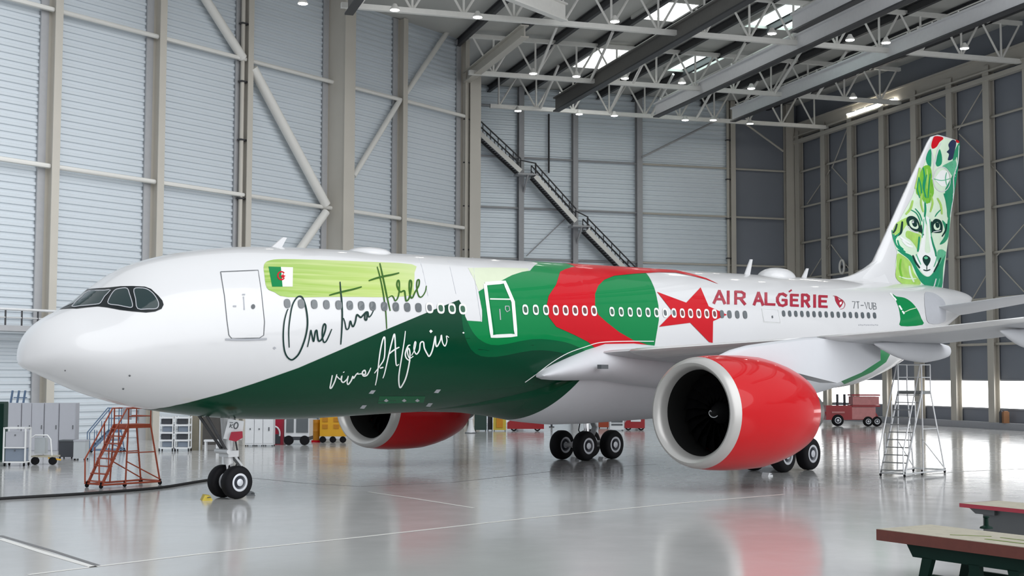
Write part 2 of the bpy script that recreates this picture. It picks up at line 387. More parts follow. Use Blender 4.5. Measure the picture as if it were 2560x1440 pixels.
# ---- girts
def girt(P, Q, parent, r_=.13, m='cream'):
    b = MB(); b.tube([P, Q], r_, 8); return b.build('girt', m, parent, smooth=45)
for (pa, pb) in (((127, 22), (390, 95)), ((127, 418), (390, 455))):
    z = (onL(*pa, .4)[2]+onL(*pb, .4)[2])/2
    for i in range(len(LP)-1): girt(z0(LP[i], z)+nL*.55+eL*.2, z0(LP[i+1], z)+nL*.55-eL*.2, wl, .15)
zt1, zt2 = onM(1311, 396)[2], onM(1311, 522)[2]; dz = zt1-zt2
NODE = [ME]+MP+[CN]
for k in range(-1, 6):
    z = zt1-dz*k
    if z > 1:
        for i in range(len(NODE)-1): girt(z0(NODE[i], z)+nM*.3, z0(NODE[i+1], z)+nM*.3, wm, .10, 'beige' if i > 2 else 'rail_grey')
zr1 = onR(2073, 412)[2]; zr2 = onR(2073, 689)[2]; dz = (zr1-zr2)/3
for k in range(-2, 7):
    z = zr1-dz*k
    if z > 4.5 and z < 27.5:
        for i in range(len(RP)-1): girt(z0(RP[i], z)+nR*.3, z0(RP[i+1], z)+nR*.3, wr, .10, 'beige')
# ---- wall braces
def brace(a, b, f, off, r_, label, m='cream', name='diagonal_brace'):
    o = MB(); P, Q = f(*a, off), f(*b, off); o.tube([P, Q], r_, 14); t = o.build(name, m, None, smooth=45)
    return tag(t, label, 'brace')
brace((500, -24), (607, 145), onL, .6, .30, 'thick tubular brace running out of the top edge on the left wall')
brace((632, 170), (815, 512), onL, .7, .33, 'longest thick tubular brace leaning right on the left wall')
brace((815, 530), (738, 640), onL, .7, .28, 'short tubular brace dropping behind the cockpit roof')
brace((1142, 45), (1010, 240), onL, .5, .20, 'upper slim brace beside the recess on the left wall')
brace((1000, 250), (884, 440), onL, .5, .20, 'lower slim brace beside the broad column on the left wall')
brace((1605, 393), (1800, 297), onM, 1.15, .10, 'thin tie rod rising right on the back wall', 'rail_grey', 'tie_rod')
brace((1862, 308), (1958, 378), onM, 1.15, .10, 'thin tie rod falling right over the dark corner panel', 'beige', 'tie_rod')
brace((1316, 640), (1412, 548), onM, .4, .05, 'very thin rod beside the stair on the back wall', 'rail_grey', 'tie_rod')
brace((1372, 285), (1372, 432), onM, .5, .09, 'thin dark vertical pipe above the stair on the back wall', 'darksteel', 'wall_pipe')
for a, b_, txt in (((2080, 420), (2125, 305), 'upper left pair, rising'), ((2080, 418), (2136, 480), 'falling from the second column'), ((2075, 425), (2018, 510), 'next to the corner, falling left'), ((2074, 612), (2020, 700), 'low one next to the corner'), ((2078, 612), (2136, 690), 'low one above the round wall dial'), ((2310, 245), (2390, 320), 'high one left of the fin tip'), ((2396, 325), (2476, 190), 'high one right of the fin tip, rising'), ((2398, 335), (2484, 420), 'right of the fin tip, falling'), ((2400, 560), (2484, 655), 'right of the fin face, falling'), ((2492, 640), (2575, 545), 'at the right edge, rising'), ((2490, 425), (2575, 520), 'at the right edge, falling'), ((2480, 665), (2430, 750), 'low one above the tailplane'), ((2500, 665), (2575, 745), 'low one at the right edge')):
    o = MB(); o.tube([onR(*a, .3), onR(*b_, .3)], .05, 8); o.build('wind_brace', 'beige', wr, smooth=45)
# ---- trusses
ZC = 27.6
def truss(P, Q, label, nodes_from, panel=3.46, hgt=2.9):
    L = np.linalg.norm(Q-P); d = (Q-P)/L; t = thing('roof_truss', label, 'truss', z0(P, ZC), math.atan2(d[1], d[0]))
    b = MB(); b.box((L/2, 0, 0), (L, .34, .34)); b.build('bottom_chord', 'truss', t)
    b = MB(); b.box((L/2, 0, hgt), (L, .34, .3)); b.build('top_chord', 'truss', t)
    n = int((L-nodes_from)/panel)+1
    wm_ = {}
    def web(x0, x1):
        key = round(x1-x0, 2)
        if key not in wm_:
            bb = MB(); bb.tube([(0, 0, 0), (x1-x0, 0, hgt)], .085, 8); o = bb.build('web_bar', 'truss', t, smooth=45); wm_[key] = o
        else:
            o = wm_[key].copy(); COL.objects.link(o); o.parent = t
        o.location = (x0, 0, 0)
    for i in range(n):
        x = nodes_from+panel*i
        web(x, x)
        if x+panel/2 < L: web(x, x+panel/2)
        if x-panel/2 > 0: web(x, x-panel/2)
    return t
def chordP(px, py): return on(px, py, 2, ZC)
sR = lambda P: P + eM*np.dot(CN-P, eM)
PA = chordP(1225, 265); QA = sR(PA)-eM*.5
truss(PA, QA, 'pale steel roof truss farthest away, above the stair', .8)
PB = chordP(1172, 181); QB = sR(PB)-eM*.5
truss(PB, QB, 'pale steel roof truss in the middle of the three', 2.0)
PC = chordP(1300, 50); QC = sR(PC)-eM*.5; PC = PC - eM*12
truss(PC, QC, 'pale steel roof truss nearest the viewer, at the top edge', 1.2)
PD = PB - eR*2.2; QD = sR(PD)-eM*.5
# sloping struts between trusses
def strut(a, b, label, m='truss', r_=.12, name='roof_strut'):
    o = MB(); o.tube([a, b], r_, 8); return tag(o.build(name, m, None, smooth=45), label, 'strut')
for px, txt in ((1330, 'above the stair'), (1520, 'left of centre'), (1640, 'near the centre'), (1770, 'right of centre'), (1880, 'near the corner column')):
    a = PA+eM*np.dot(chordP(px, 285)-PA, eM); strut(z0(a, ZC), z0(a-eR*5, ZC+2.8), 'slim roof strut leaning from the far truss, '+txt)
for px, txt in ((1330, 'leftmost'), (1480, 'second'), (1600, 'third'), (1850, 'fourth'), (2020, 'fifth'), (2150, 'rightmost')):
    a = PB+eM*np.dot(chordP(px, 200)-PB, eM); strut(z0(a, ZC), z0(a-eR*5, ZC+2.8), 'slim roof strut leaning from the middle truss, %s from the left' % txt)
# purlins under the deck
for i in range(13):
    s = -6+i*3.6; b = MB(); a = MA+eM*s; b.ibeam(z0(a, DW-.35), z0(a-eR*48, DW-.35), .3, .6, .05); tag(b.build('roof_purlin', 'darksteel'), 'dark roof purlin under the deck, number %d counted from the recess toward the right wall' % (i+1), 'beam', 'dark purlins under the roof deck')
# crane rails
def crane_rail(px, py, L, label, zb=26.9, wd=.55, hh=1.25, m='rail_pale'):
    P = on(px, py, 2, zb); Q = P-eR*L; t = thing('crane_rail', label, 'crane rail', z0(P, zb), math.atan2(-eR[1], -eR[0]))
    b = MB(); b.box((L/2, 0, hh/2+.1), (L, .12, hh-.2)); b.box((L/2, 0, hh-.05), (L, wd, .12)); b.build('beam_web', m, t)
    b = MB(); b.box((L/2, 0, .06), (L, wd, .12)); b.build('bottom_flange', 'darksteel', t)  # dark material puts the underside shade into the flange colour
    b = MB(); b.tube([(0, wd*.45, hh+.35), (L, wd*.45, hh+.35)], .05, 6)
    for k in range(int(L/3)): b.box((k*3+.3, wd*.45, hh+.15), (.08, .08, .45))
    b.build('power_rail', 'truss', t)
    b = MB()
    for k in range(int(L/14)+1): b.bar((k*14+1, 0, hh), (k*14+1, 0, ZC-zb+.2 if ZC-zb+.2 > hh+.05 else hh+.3), .12)
    b.build('hanger', 'truss', t); return t
crane_rail(1390, 280, 62, 'dark grey overhead crane rail, leftmost of the three long ones', m='rail_dark')
crane_rail(1640, 294, 62, 'grey overhead crane rail, middle one of the three long ones')
crane_rail(1832, 305, 70, 'grey overhead crane rail, rightmost long one near the corner column')
crane_rail(1985, 82, 40, 'short stretch of crane rail hanging below the nearest truss at the top edge')
crane_rail(872, 38, 20, 'dark crane rail end poking in above the broad wall column', m='rail_dark')
b = MB(); P, Q = on(1412, 58, 2, 27.2), None; Q = P-eL*9; b.ibeam(z0(P, 27.9), z0(Q, 27.9), .5, 1.2, .1); tag(b.build('crane_girder', 'truss'), 'pale girder slanting down from the top edge to the nearest truss', 'beam')
b = MB(); P = z0(LE, 27.9)+nM*.2; b.ibeam(P, P-eR*16, .6, .9, .1); tag(b.build('eave_beam', 'beige'), 'brown-grey eave beam rising from the end column of the left wall', 'beam')
b = MB(); P = z0(CN, 28.3)+nR*.45; b.ibeam(P+eR*0, P-eR*60, .7, 1.3, .12); b.box(P-eR*30-UP*1.15+nR*.1, (60, .5, .35), 0, ax=(eR, eM, UP)); tag(b.build('eave_beam', 'beige'), 'heavy beam running along the top of the right wall', 'beam')
# ---- lamps
def lamp(px, py, label, z=27.15):
    t = thing('ceiling_light', label, 'lamp', on(px, py, 2, z), 0, 'hangar ceiling lights')
    if not hasattr(lamp, 'src'):
        b = MB(); b.lathe([(.02, .30), (.08, .33), (.25, .2), (.42, .12), (.42, .01)], (0, 0, 0), (0, 0, 1), 18); h = b.build('housing', 'truss', t, smooth=40)
        b = MB(); b.lathe([(0, .001), (-.03, .15), (0, .29), (.03, .3)], (0, 0, 0), (0, 0, 1), 18); l = b.build('lens', 'lamp', t, smooth=60); lamp.src = (h, l)
    else:
        for o in lamp.src: c = o.copy(); COL.objects.link(c); c.parent = t
    return t
ordn = ['first', 'second', 'third', 'fourth', 'fifth', 'sixth', 'seventh', 'eighth']
for row, txt in (([(757, 10), (987, 26), (1194, 44), (1537, 55), (1930, 85), (2125, 101), (2215, 108), (2411, 122)], 'below the nearest roof truss'), ([(1333, 185), (1441, 192), (1562, 197), (1705, 208), (1878, 222), (2133, 245)], 'below the middle roof truss'), ([(1295, 278), (1448, 286), (1536, 290), (1713, 301), (1783, 301), (1875, 310)], 'below the farthest roof truss')):
    for i, (x, y) in enumerate(row): lamp(x, y, 'small bright ceiling lamp %s, %s from the left' % (txt, ordn[i]))
for i, (a, b_) in enumerate((((2118, 287), (2140, 281)), ((2143, 279), (2163, 272)), ((2167, 271), (2196, 261)), ((2213, 256), (2233, 249)))):
    P, Q = onR(*a, .8), onR(*b_, .8); t = thing('strip_light', 'bright strip light under the right wall beam, %s from the left' % ordn[i], 'lamp', P, 0, 'strip lights along the right wall beam')
    b = MB(); b.bar((0, 0, 0), Q-P, .12, .1); b.build('tube', 'lamp', t); b = MB(); b.bar((0, 0, .12), Q-P+UP*.12, .2, .1); b.build('housing', 'truss', t)
# ---- stair on the back wall
stt = thing('wall_staircase', 'long steel staircase descending to the right across the back wall', 'staircase', z0(onM(1190, 330, 2.0)))
O = np.array(stt.location); F1 = [((1188, 322), (1302, 428)), ((1338, 440), (1440, 553)), ((1468, 575), (1590, 700))]
tr = None
for i, (a, b_) in enumerate(F1):
    A, B = onM(*a, 2.0), onM(*b_, 2.0)
    for side, off in (('near', 0.0), ('far', 1.2)):
        b = MB(); b.bar(A-O+eR*off, B-O+eR*off, .12, .42); b.build('stringer', 'truss' if side == 'near' else 'darksteel', stt)
        b = MB(); b.tube([A-O+eR*off+UP*1.15, B-O+eR*off+UP*1.15], .07, 8); b.tube([A-O+eR*off+UP*.65, B-O+eR*off+UP*.65], .045, 8)
        for k in range(7): q = A+(B-A)*k/6-O+eR*off; b.tube([q, q+UP*1.15], .045, 6)
        b.build('handrail', 'darksteel', stt, smooth=45)
    for k in range(22):
        q = A+(B-A)*(k+.5)/22-O+eR*.6+UP*.05
        if tr is None: bb = MB(); bb.box((0, 0, 0), (.30, 1.1, .05), 0, ax=(eM, eR, UP)); tr = bb.build('tread', 'rail_grey', stt); o = tr
        else: o = tr.copy(); COL.objects.link(o); o.parent = stt
        o.location = [float(v) for v in q]
for a, b_ in (((1300, 430), (1340, 438)), ((1438, 556), (1470, 572))):
    A, B = onM(*a, 2.0), onM(*b_, 2.0); b = MB(); b.box((A+B)/2-O+eR*.6-UP*.05, (np.linalg.norm(B-A)+.4, 1.4, .14), 0, ax=(eM, eR, UP)); b.build('landing', 'rail_grey', stt)
    b = MB(); b.tube([A-O+UP*1.1, B-O+UP*1.1], .06, 8); b.tube([A-O, A-O+UP*1.1], .05, 6); b.tube([B-O, B-O+UP*1.1], .05, 6); b.build('handrail', 'darksteel', stt, smooth=45)
    b = MB(); b.bar((A+B)/2-O-UP*.1, (A+B)/2-O+eR*1.9-UP*2.2, .14); b.build('bracket', 'rail_grey', stt)
# ---- railing of the gallery on the left wall, wall dial
gz = onL(60, 818, 1.5)[2]; ga = z0(onL(-160, 800, 1.5)); gb = z0(onL(172, 800, 1.5)); g = thing('gallery_railing', 'grey gallery railing along the left wall behind the nose', 'railing', z0(ga, gz))
Lg = float(np.linalg.norm(gb-ga)); b = MB(); b.box((gb-ga)/2-UP*.1, (Lg, 1.4, .3), 0, ax=(eL, nL, UP)); b.build('walkway', 'rail_grey', g)
b = MB(); b.tube([UP*.95, gb-ga+UP*.95], .08, 8); b.tube([UP*.5, gb-ga+UP*.5], .045, 8); b.build('handrail', 'alu', g, smooth=45)
for k in range(9): b = MB(); q = (gb-ga)*k/8; b.tube([q, q+UP*.95], .05, 8); b.build('post', 'darksteel', g, smooth=45)
P = onR(2105, 667, .5); t = thing('wall_dial', 'pale oval ring mounted on the right wall above the rear fuselage', 'ring', P)
b = MB(); b.tube([eR*.40*math.cos(a)+UP*.62*math.sin(a) for a in np.linspace(0, 2*math.pi, 28, endpoint=False)], .11, 8, closed=True); b.build('ring', 'truss', t, smooth=45); b = MB(); b.lathe([(0, .001), (.02, .18)], (0, 0, 0), nR, 16); b.bar((0, 0, 0), -nR*.5, .1); b.build('hub', 'darksteel', t)
# ================================================================== AIRLINER
X0 = -0.44
_k = np.array([0, .1, .3, .6, 1, 1.5, 2, 2.5, 3, 3.5, 4, 5, 6, 7, 8, 9, 14, 22, 30, 38, 43, 46, 49, 52, 55, 57.5, 59.5, 60.5, 60.9])
_t = np.array([-.80, -.30, .03, .31, .546, .774, 1.067, 1.463, 1.815, 2.06, 2.226, 2.468, 2.635, 2.751, 2.813, 2.846, 2.86, 2.86, 2.86, 2.86, 2.86, 2.86, 2.86, 2.85, 2.84, 2.74, 2.60, 2.46, 2.36])
_b = np.array([-.83, -.983, -1.086, -1.195, -1.362, -1.574, -1.776, -1.946, -2.095, -2.218, -2.315, -2.483, -2.621, -2.726, -2.80, -2.85, -2.86, -2.86, -2.86, -2.86, -2.86, -2.72, -2.10, -1.22, -.25, .55, 1.25, 1.72, 1.95])
_w = np.array([.02, .402, .749, 1.067, 1.366, 1.64, 1.872, 2.064, 2.214, 2.344, 2.453, 2.612, 2.721, 2.8, 2.85, 2.86, 2.86, 2.86, 2.86, 2.86, 2.86, 2.84, 2.66, 2.28, 1.75, 1.22, .78, .52, .38])
_s = np.sqrt(_k)
def spl(tab, k):
    k = np.asarray(k, float); s = np.sqrt(np.clip(k, 0, _k[-1]))
    d = np.gradient(tab, _s); i = np.clip(np.searchsorted(_s, s)-1, 0, len(_s)-2)
    h = _s[i+1]-_s[i]; u = (s-_s[i])/h
    return ((2*u**3-3*u**2+1)*tab[i] + (u**3-2*u**2+u)*h*d[i] + (-2*u**3+3*u**2)*tab[i+1] + (u**3-u**2)*h*d[i+1])
def fz(x):
    k = np.asarray(x, float)-X0
    t = spl(_t, k); b = spl(_b, k); w_ = spl(_w, k)
    m = (t+b)/2 - .10*(t-b)*np.clip(1-k/6.0, 0, 1)
    return 5.126+.024*np.asarray(x, float)+m, t-m, m-b, w_
def S(x, th, lift=0.0):
    zc, ht, hb, hw = fz(x); c, s = math.cos(th), math.sin(th); h = ht if s > 0 else hb
    n = np.array([0, -c/hw, s/h]); n /= np.linalg.norm(n)
    # slope of the skin along the body
    e = .05; zc2, ht2, hb2, hw2 = fz(x+e); h2 = ht2 if s > 0 else hb2
    tx = np.array([e, -(hw2-hw)*c, zc2+h2*s-zc-h*s]); n = n - tx*np.dot(n, tx)/np.dot(tx, tx); n /= np.linalg.norm(n)
    return np.array([x, -hw*c, zc+h*s]) + n*lift
_ts = np.linspace(30, 92, 160)
def fus_px(px, py):
    """point of the body under a spot of the photograph -> (x, theta)"""
    d = ray(px, py); P = CAM[None]+_ts[:, None]*d[None]
    def rho(P):
        zc, ht, hb, hw = fz(np.clip(P[:, 0], X0+1e-4, 60.4)); dz = P[:, 2]-zc; h = np.where(dz > 0, ht, hb)
        return np.sqrt((P[:, 1]/hw)**2+(dz/h)**2) + np.clip(X0-P[:, 0], 0, None)*9 + np.clip(P[:, 0]-60.4, 0, None)*9, zc, h, hw
    q, zc, h, hw = rho(P); i = np.nonzero(q < 1)[0]
    if len(i):
        i = i[0]; a, b = _ts[max(i-1, 0)], _ts[i]
        for _ in range(22):
            m_ = (a+b)/2; qq = rho((CAM+d*m_)[None])[0][0]
            if qq < 1: b = m_
            else: a = m_
        Q = CAM+d*b
    else: Q = P[int(np.argmin(q))]
    x = min(max(Q[0], X0+.001), 60.4); zc, ht, hb, hw = fz(x); dz = Q[2]-zc; h = ht if dz > 0 else hb
    return float(x), float(math.atan2(dz/h, -Q[1]/hw))

def tess(poly, du, dv, max_cells=4000):
    """triangulated and grid-cut 2D polygon -> verts2d, faces"""
    bm = bmesh.new(); vs = []
    for p in poly:
        if not vs or (abs(vs[-1].co.x-p[0])+abs(vs[-1].co.y-p[1])) > 1e-5: vs.append(bm.verts.new((p[0], p[1], 0)))
    f = bm.faces.new(vs); f.normal_update(); bm.normal_update(); bmesh.ops.triangulate(bm, faces=[f], ngon_method='EAR_CLIP')
    us = [v.co.x for v in bm.verts]; ws = [v.co.y for v in bm.verts]
    for a, lo, hi, st, no in ((0, min(us), max(us), du, (1, 0, 0)), (1, min(ws), max(ws), dv, (0, 1, 0))):
        k = math.floor(lo/st)+1
        while k*st < hi:
            pt = (k*st, 0, 0) if a == 0 else (0, k*st, 0)
            bmesh.ops.bisect_plane(bm, geom=bm.verts[:]+bm.edges[:]+bm.faces[:], plane_co=pt, plane_no=no, dist=1e-6)
            k += 1
    bm.verts.index_update()
    V = [(v.co.x, v.co.y) for v in bm.verts]; Fc = [tuple(v.index for v in f.verts) for f in bm.faces]
    bm.free(); return V, Fc
def dens(poly, step, closed=True):
    out = []; n = len(poly)
    for i in range(n if closed else n-1):
        a = np.asarray(poly[i], float); b = np.asarray(poly[(i+1) % n], float); m_ = max(1, int(np.linalg.norm(b-a)/step))
        out += [tuple(a+(b-a)*k/m_) for k in range(m_)]
    if not closed: out.append(tuple(poly[-1]))
    return out
def smooth_line(pts, n=4, closed=False):
    """Catmull-Rom through the points"""
    P = [np.asarray(p, float) for p in pts]; N = len(P); out = []
    for i in range(N if closed else N-1):
        p0 = P[(i-1) % N] if closed or i > 0 else P[0]; p1 = P[i]; p2 = P[(i+1) % N]; p3 = P[(i+2) % N] if closed or i+2 < N else P[-1]
        for k in range(n):
            t = k/n; out.append(tuple(.5*((2*p1)+(-p0+p2)*t+(2*p0-5*p1+4*p2-p3)*t*t+(-p0+3*p1-3*p2+p3)*t**3)))
    if not closed: out.append(tuple(P[-1]))
    return out
# paint on the body, given by spots of the photograph or by (x, theta in degrees)
def paint_px(mb, poly, mi, lift, cell=14, mapper=None):
    mapper = mapper or (lambda p: S(*fus_px(*p), lift))
    V, Fc = tess(poly, cell, cell)
    mb.add([mapper(p) for p in V], Fc, mi)
def paint_st(mb, poly, mi, lift):
    V, Fc = tess(poly, .35, 5.0)
    mb.add([S(p[0], R(p[1]), lift) for p in V], Fc, mi)
def st(*pts): return [(lambda q: (q[0], math.degrees(q[1])))(fus_px(*p)) for p in pts]
def stroke_px(mb, pts, wd, mi, lift, mapper=None, taper=False):
    """a brush line of a given width along a path"""
    mapper = mapper or (lambda p: S(*fus_px(*p), lift))
    P = np.array(pts, float); n = len(P); A = []; B = []
    for i in range(n):
        d = P[min(i+1, n-1)]-P[max(i-1, 0)]; d = d/(np.linalg.norm(d)+1e-9); q = np.array([-d[1], d[0]])
        w_ = wd*(.45+.55*math.sin(math.pi*(i+.6)/(n+.2))**.5) if taper else wd
        A.append(mapper(P[i]+q*w_/2)); B.append(mapper(P[i]-q*w_/2))
    mb.add(A+B, [(i, i+1, n+i+1, n+i) for i in range(n-1)], mi)

plane = thing('airliner', 'twin-engine passenger jet with white, green and red football livery parked across the hangar', 'airplane')

# ---- body with its livery
FM = ['white', 'green', 'dgreen', 'red', 'lime', 'pale_lime', 'letter', 'ink', 'olive', 'winwhite', 'seam', 'line', 'fairing_grey', 'mgreen']
FI = {n: i for i, n in enumerate(FM)}
fb = MB()
xs = np.concatenate([X0+np.linspace(0.0, 1, 26)**2*2.2, np.linspace(1.9, 60.4, 170)])
NT = 96
fb.rings([[S(x, 2*math.pi*k/NT) for k in range(NT)] for x in xs], 0, cap1=True, cap0=True)
# deep green belly and flag green mid body: from a diagonal edge on the port side, under the belly, to the starboard side
edge_low = st(*dens([(397, 1021), (440, 1013), (480, 1004), (560, 983), (640, 957), (745, 920), (850, 875), (975, 820), (1090, 772), (1147, 750), (1158, 768), (1161, 801), (1205, 804)], 25, False))
edge_up = st(*dens([(1205, 775), (1196, 729), (1225, 712), (1255, 701), (1280, 688), (1305, 680), (1325, 677), (1336, 664), (1345, 658)], 15, False))
xt = edge_up[-1][0]
edge_right = st(*dens([(1606, 677), (1617, 685), (1630, 707), (1640, 735), (1646, 765), (1647, 800), (1642, 830), (1636, 865)], 15, False))
xr = edge_right[-1][0]
mirror = [(x, -180-t) for x, t in reversed(edge_low[:11])]
poly = edge_low + edge_up + [(xt+.2, 95), (xt+.5, 125), (edge_right[0][0]-.3, 125), (edge_right[0][0], 95)] + edge_right + [(xr-.1, -30), (xr-.8, -60), (xr-2, -90), (xr-2, -150), (xr-2, -195), (mirror[0][0], -195)] + mirror
paint_st(fb, poly, FI['green'], .006)
# darker green sweep low on the belly, its darkness mostly painted shade
dk = st(*dens([(397, 1021), (440, 1013), (480, 1004), (560, 983), (640, 957), (745, 920), (850, 875), (975, 820), (1090, 772), (1147, 750), (1160, 775), (1168, 835), (1192, 872), (1240, 878), (1330, 862), (1395, 866), (1440, 880), (1480, 905), (1480, 930)], 25, False))
dk2 = [(dk[-1][0], -60), (dk[-1][0], -110), (dk[-1][0], -185)] + [(x, -180-t) for x, t in reversed(dk[:8])]
paint_st(fb, dk + dk2, FI['dgreen'], .011)
paint_px(fb, smooth_line([(1162, 790), (1180, 828), (1205, 853), (1245, 863), (1330, 848), (1395, 852), (1440, 865), (1482, 891), (1482, 912), (1440, 894), (1395, 880), (1330, 876), (1240, 892), (1188, 884), (1162, 842), (1153, 780)], 3, True), FI['mgreen'], .0125)  # mid tone fading the painted shade into the flag green
# red crescent over the green
paint_px(fb, [(1488, 667), (1432, 668), (1412, 674), (1400, 680), (1390, 712), (1371, 740), (1366, 765), (1371, 792), (1390, 817), (1435, 837), (1470, 855), (1492, 874), (1530, 876), (1585, 873), (1620, 870), (1633, 867), (1582, 850), (1547, 830), (1515, 805), (1495, 787), (1487, 765), (1487, 735), (1495, 715), (1510, 700), (1535, 690), (1585, 685), (1647, 681), (1690, 682), (1730, 690), (1765, 699), (1797, 711), (1766, 696), (1730, 685), (1690, 676), (1650, 673)], FI['red'], .016)
a0, a1 = st((1440, 669))[0], st((1650, 675))[0]
paint_st(fb, [(a0[0], a0[1]-1), (a0[0]+.5, 105), (a0[0]+2, 125), (a1[0]-2, 125), (a1[0]-.5, 105), (a1[0], a1[1]-1)], FI['red'], .012)
# star
paint_px(fb, [(1642, 730), (1715, 757), (1751, 719), (1771, 766), (1817, 787), (1782, 803), (1781, 857), (1772, 855), (1725, 807), (1647, 817), (1682, 781)], FI['red'], .018)
# lime brush panel, pale brush panel
paint_px(fb, smooth_line([(660, 662), (675, 651), (712, 648), (800, 650), (900, 654), (1030, 661), (1036, 682), (1034, 720), (1030, 738), (960, 743), (860, 742), (720, 743), (687, 731), (667, 720), (661, 688)], 3, True), FI['lime'], .006)
paint_px(fb, [(1170, 670), (1240, 669), (1320, 671), (1322, 677), (1305, 680), (1280, 688), (1255, 701), (1225, 711), (1196, 727), (1186, 700)], FI['pale_lime'], .006)
# flag
paint_px(fb, [(671, 667), (704, 668), (707, 717), (680, 717)], FI['green'], .012)
paint_px(fb, [(702, 668), (732, 669), (731, 717), (706, 717)], FI['winwhite'], .013)
cre = [(703+9*math.cos(a), 690+10*math.sin(a)) for a in np.linspace(.7, 5.6, 14)]
stroke_px(fb, cre, 3.4, FI['red'], .018)
paint_px(fb, [(700, 690), (705, 689), (707, 684), (709, 689), (714, 690), (710, 693), (711, 698), (707, 695), (703, 698), (704, 693)], FI['red'], .018)
# handwriting
def pen(pts, wd, mi, n=5): stroke_px(fb, smooth_line(pts, n), wd, FI[mi], .02, taper=True)
Q2 = lambda L: [(600+x/4, 580+y/4) for x, y in L]
W1 = 4.0
pen(Q2([(490, 1155), (485, 1000), (495, 880), (520, 740), (560, 665), (595, 645), (625, 665), (655, 750), (672, 870), (668, 970), (640, 1090), (590, 1210), (540, 1265), (505, 1275), (465, 1240), (440, 1170), (430, 1040), (440, 900), (465, 800), (480, 770)]), W1, 'ink')
pen(Q2([(672, 1150), (690, 1070), (705, 985), (712, 1010), (730, 1090), (738, 1075), (750, 1000), (765, 985), (772, 1040), (785, 1090), (815, 1070), (845, 1000), (855, 940), (840, 920), (825, 960), (820, 1040), (835, 1100), (860, 1090), (890, 1030), (915, 970)]), W1, 'ink')
pen(Q2([(890, 635), (960, 615), (1040, 595), (1130, 575), (1215, 550)]), W1+.6, 'olive')
pen(Q2([(998, 500), (1005, 600), (1015, 700), (1020, 830), (1015, 980), (1005, 1125)]), W1, 'ink')
pen(Q2([(1030, 860), (1045, 900), (1060, 970), (1085, 960), (1100, 890), (1115, 930), (1130, 945), (1150, 900), (1165, 830), (1185, 840), (1205, 855), (1222, 840), (1262, 800), (1268, 830), (1262, 880), (1245, 870), (1250, 820), (1275, 800), (1285, 850), (1310, 830), (1335, 780)]), W1, 'ink')
pen(Q2([(1285, 490), (1360, 465), (1440, 445), (1520, 430), (1590, 412)]), W1+.6, 'olive')
pen(Q2([(1370, 350), (1395, 440), (1420, 560), (1440, 680), (1455, 800), (1465, 970)]), W1-.6, 'olive')
pen(Q2([(1397, 315), (1420, 420), (1445, 540), (1470, 660), (1500, 790)]), W1, 'olive')
pen(Q2([(1480, 660), (1515, 640), (1535, 660), (1550, 690), (1575, 660), (1590, 590), (1590, 500), (1575, 490), (1568, 540), (1600, 600), (1640, 590), (1650, 640), (1660, 690), (1690, 660), (1710, 560), (1712, 500), (1695, 490), (1690, 560), (1700, 640), (1720, 660), (1750, 600), (1785, 540), (1790, 485), (1770, 490), (1765, 560), (1785, 640), (1815, 650), (1850, 600), (1862, 540)]), W1, 'olive')
W2 = 3.6
Q6 = lambda L: [(480+x/4, 920+y/4) for x, y in L]
pen(Q6([(1395, 95), (1400, 70), (1385, 150), (1378, 195), (1395, 190), (1425, 130), (1440, 80), (1445, 60)]), W2, 'winwhite')
pen(Q6([(1440, 75), (1480, 110), (1495, 75), (1490, 120), (1510, 140), (1545, 110), (1560, 75)]), W2, 'winwhite')
pen(Q6([(1512, 35), (1516, 42)]), W2+1, 'winwhite', 2)
pen(Q6([(1560, 80), (1548, 140), (1560, 160), (1590, 120), (1605, 80), (1612, 100), (1640, 60), (1660, 45)]), W2, 'winwhite')
pen(Q6([(1650, 60), (1690, 55), (1730, 60), (1725, 20), (1700, 40), (1710, 75), (1745, 70), (1770, 30), (1785, -5)]), W2, 'winwhite')
pen(Q2([(1340, 1410), (1400, 1330), (1440, 1250), (1445, 1070), (1430, 1060), (1410, 1130), (1390, 1250), (1368, 1440), (1350, 1530)]), W2, 'winwhite')
pen(Q2([(1395, 1360), (1430, 1350)]), W2, 'winwhite', 3)
pen(Q2([(1425, 1460), (1445, 1400), (1490, 1200), (1520, 1080), (1540, 1020), (1548, 1100), (1552, 1240), (1560, 1330), (1585, 1320)]), W2, 'winwhite')
pen(Q2([(1480, 1225), (1520, 1190), (1560, 1165), (1590, 1150)]), W2, 'winwhite')
pen(Q2([(1650, 990), (1640, 1080), (1615, 1240), (1585, 1440), (1595, 1550), (1625, 1520), (1660, 1440), (1690, 1300), (1695, 1200), (1680, 1160), (1670, 1200), (1690, 1260), (1730, 1240)]), W2, 'winwhite')
pen(Q2([(1700, 1290), (1660, 1260), (1650, 1210), (1675, 1140), (1700, 1130)]), W2, 'winwhite')
pen(Q2([(1710, 1235), (1740, 1180), (1755, 1110), (1745, 1100), (1735, 1170), (1760, 1220), (1790, 1180), (1800, 1110), (1830, 1100), (1840, 1160), (1870, 1220), (1890, 1240), (1920, 1180), (1945, 1060), (1950, 1050), (1955, 1130), (1970, 1140), (2000, 1080), (2010, 1030), (2020, 1100), (2045, 1140), (2065, 1090), (2060, 1040), (2085, 1055)]), W2, 'winwhite')
paint_px(fb, [(1072, 828), (1076, 824), (1081, 828), (1076, 833)], FI['winwhite'], .02)
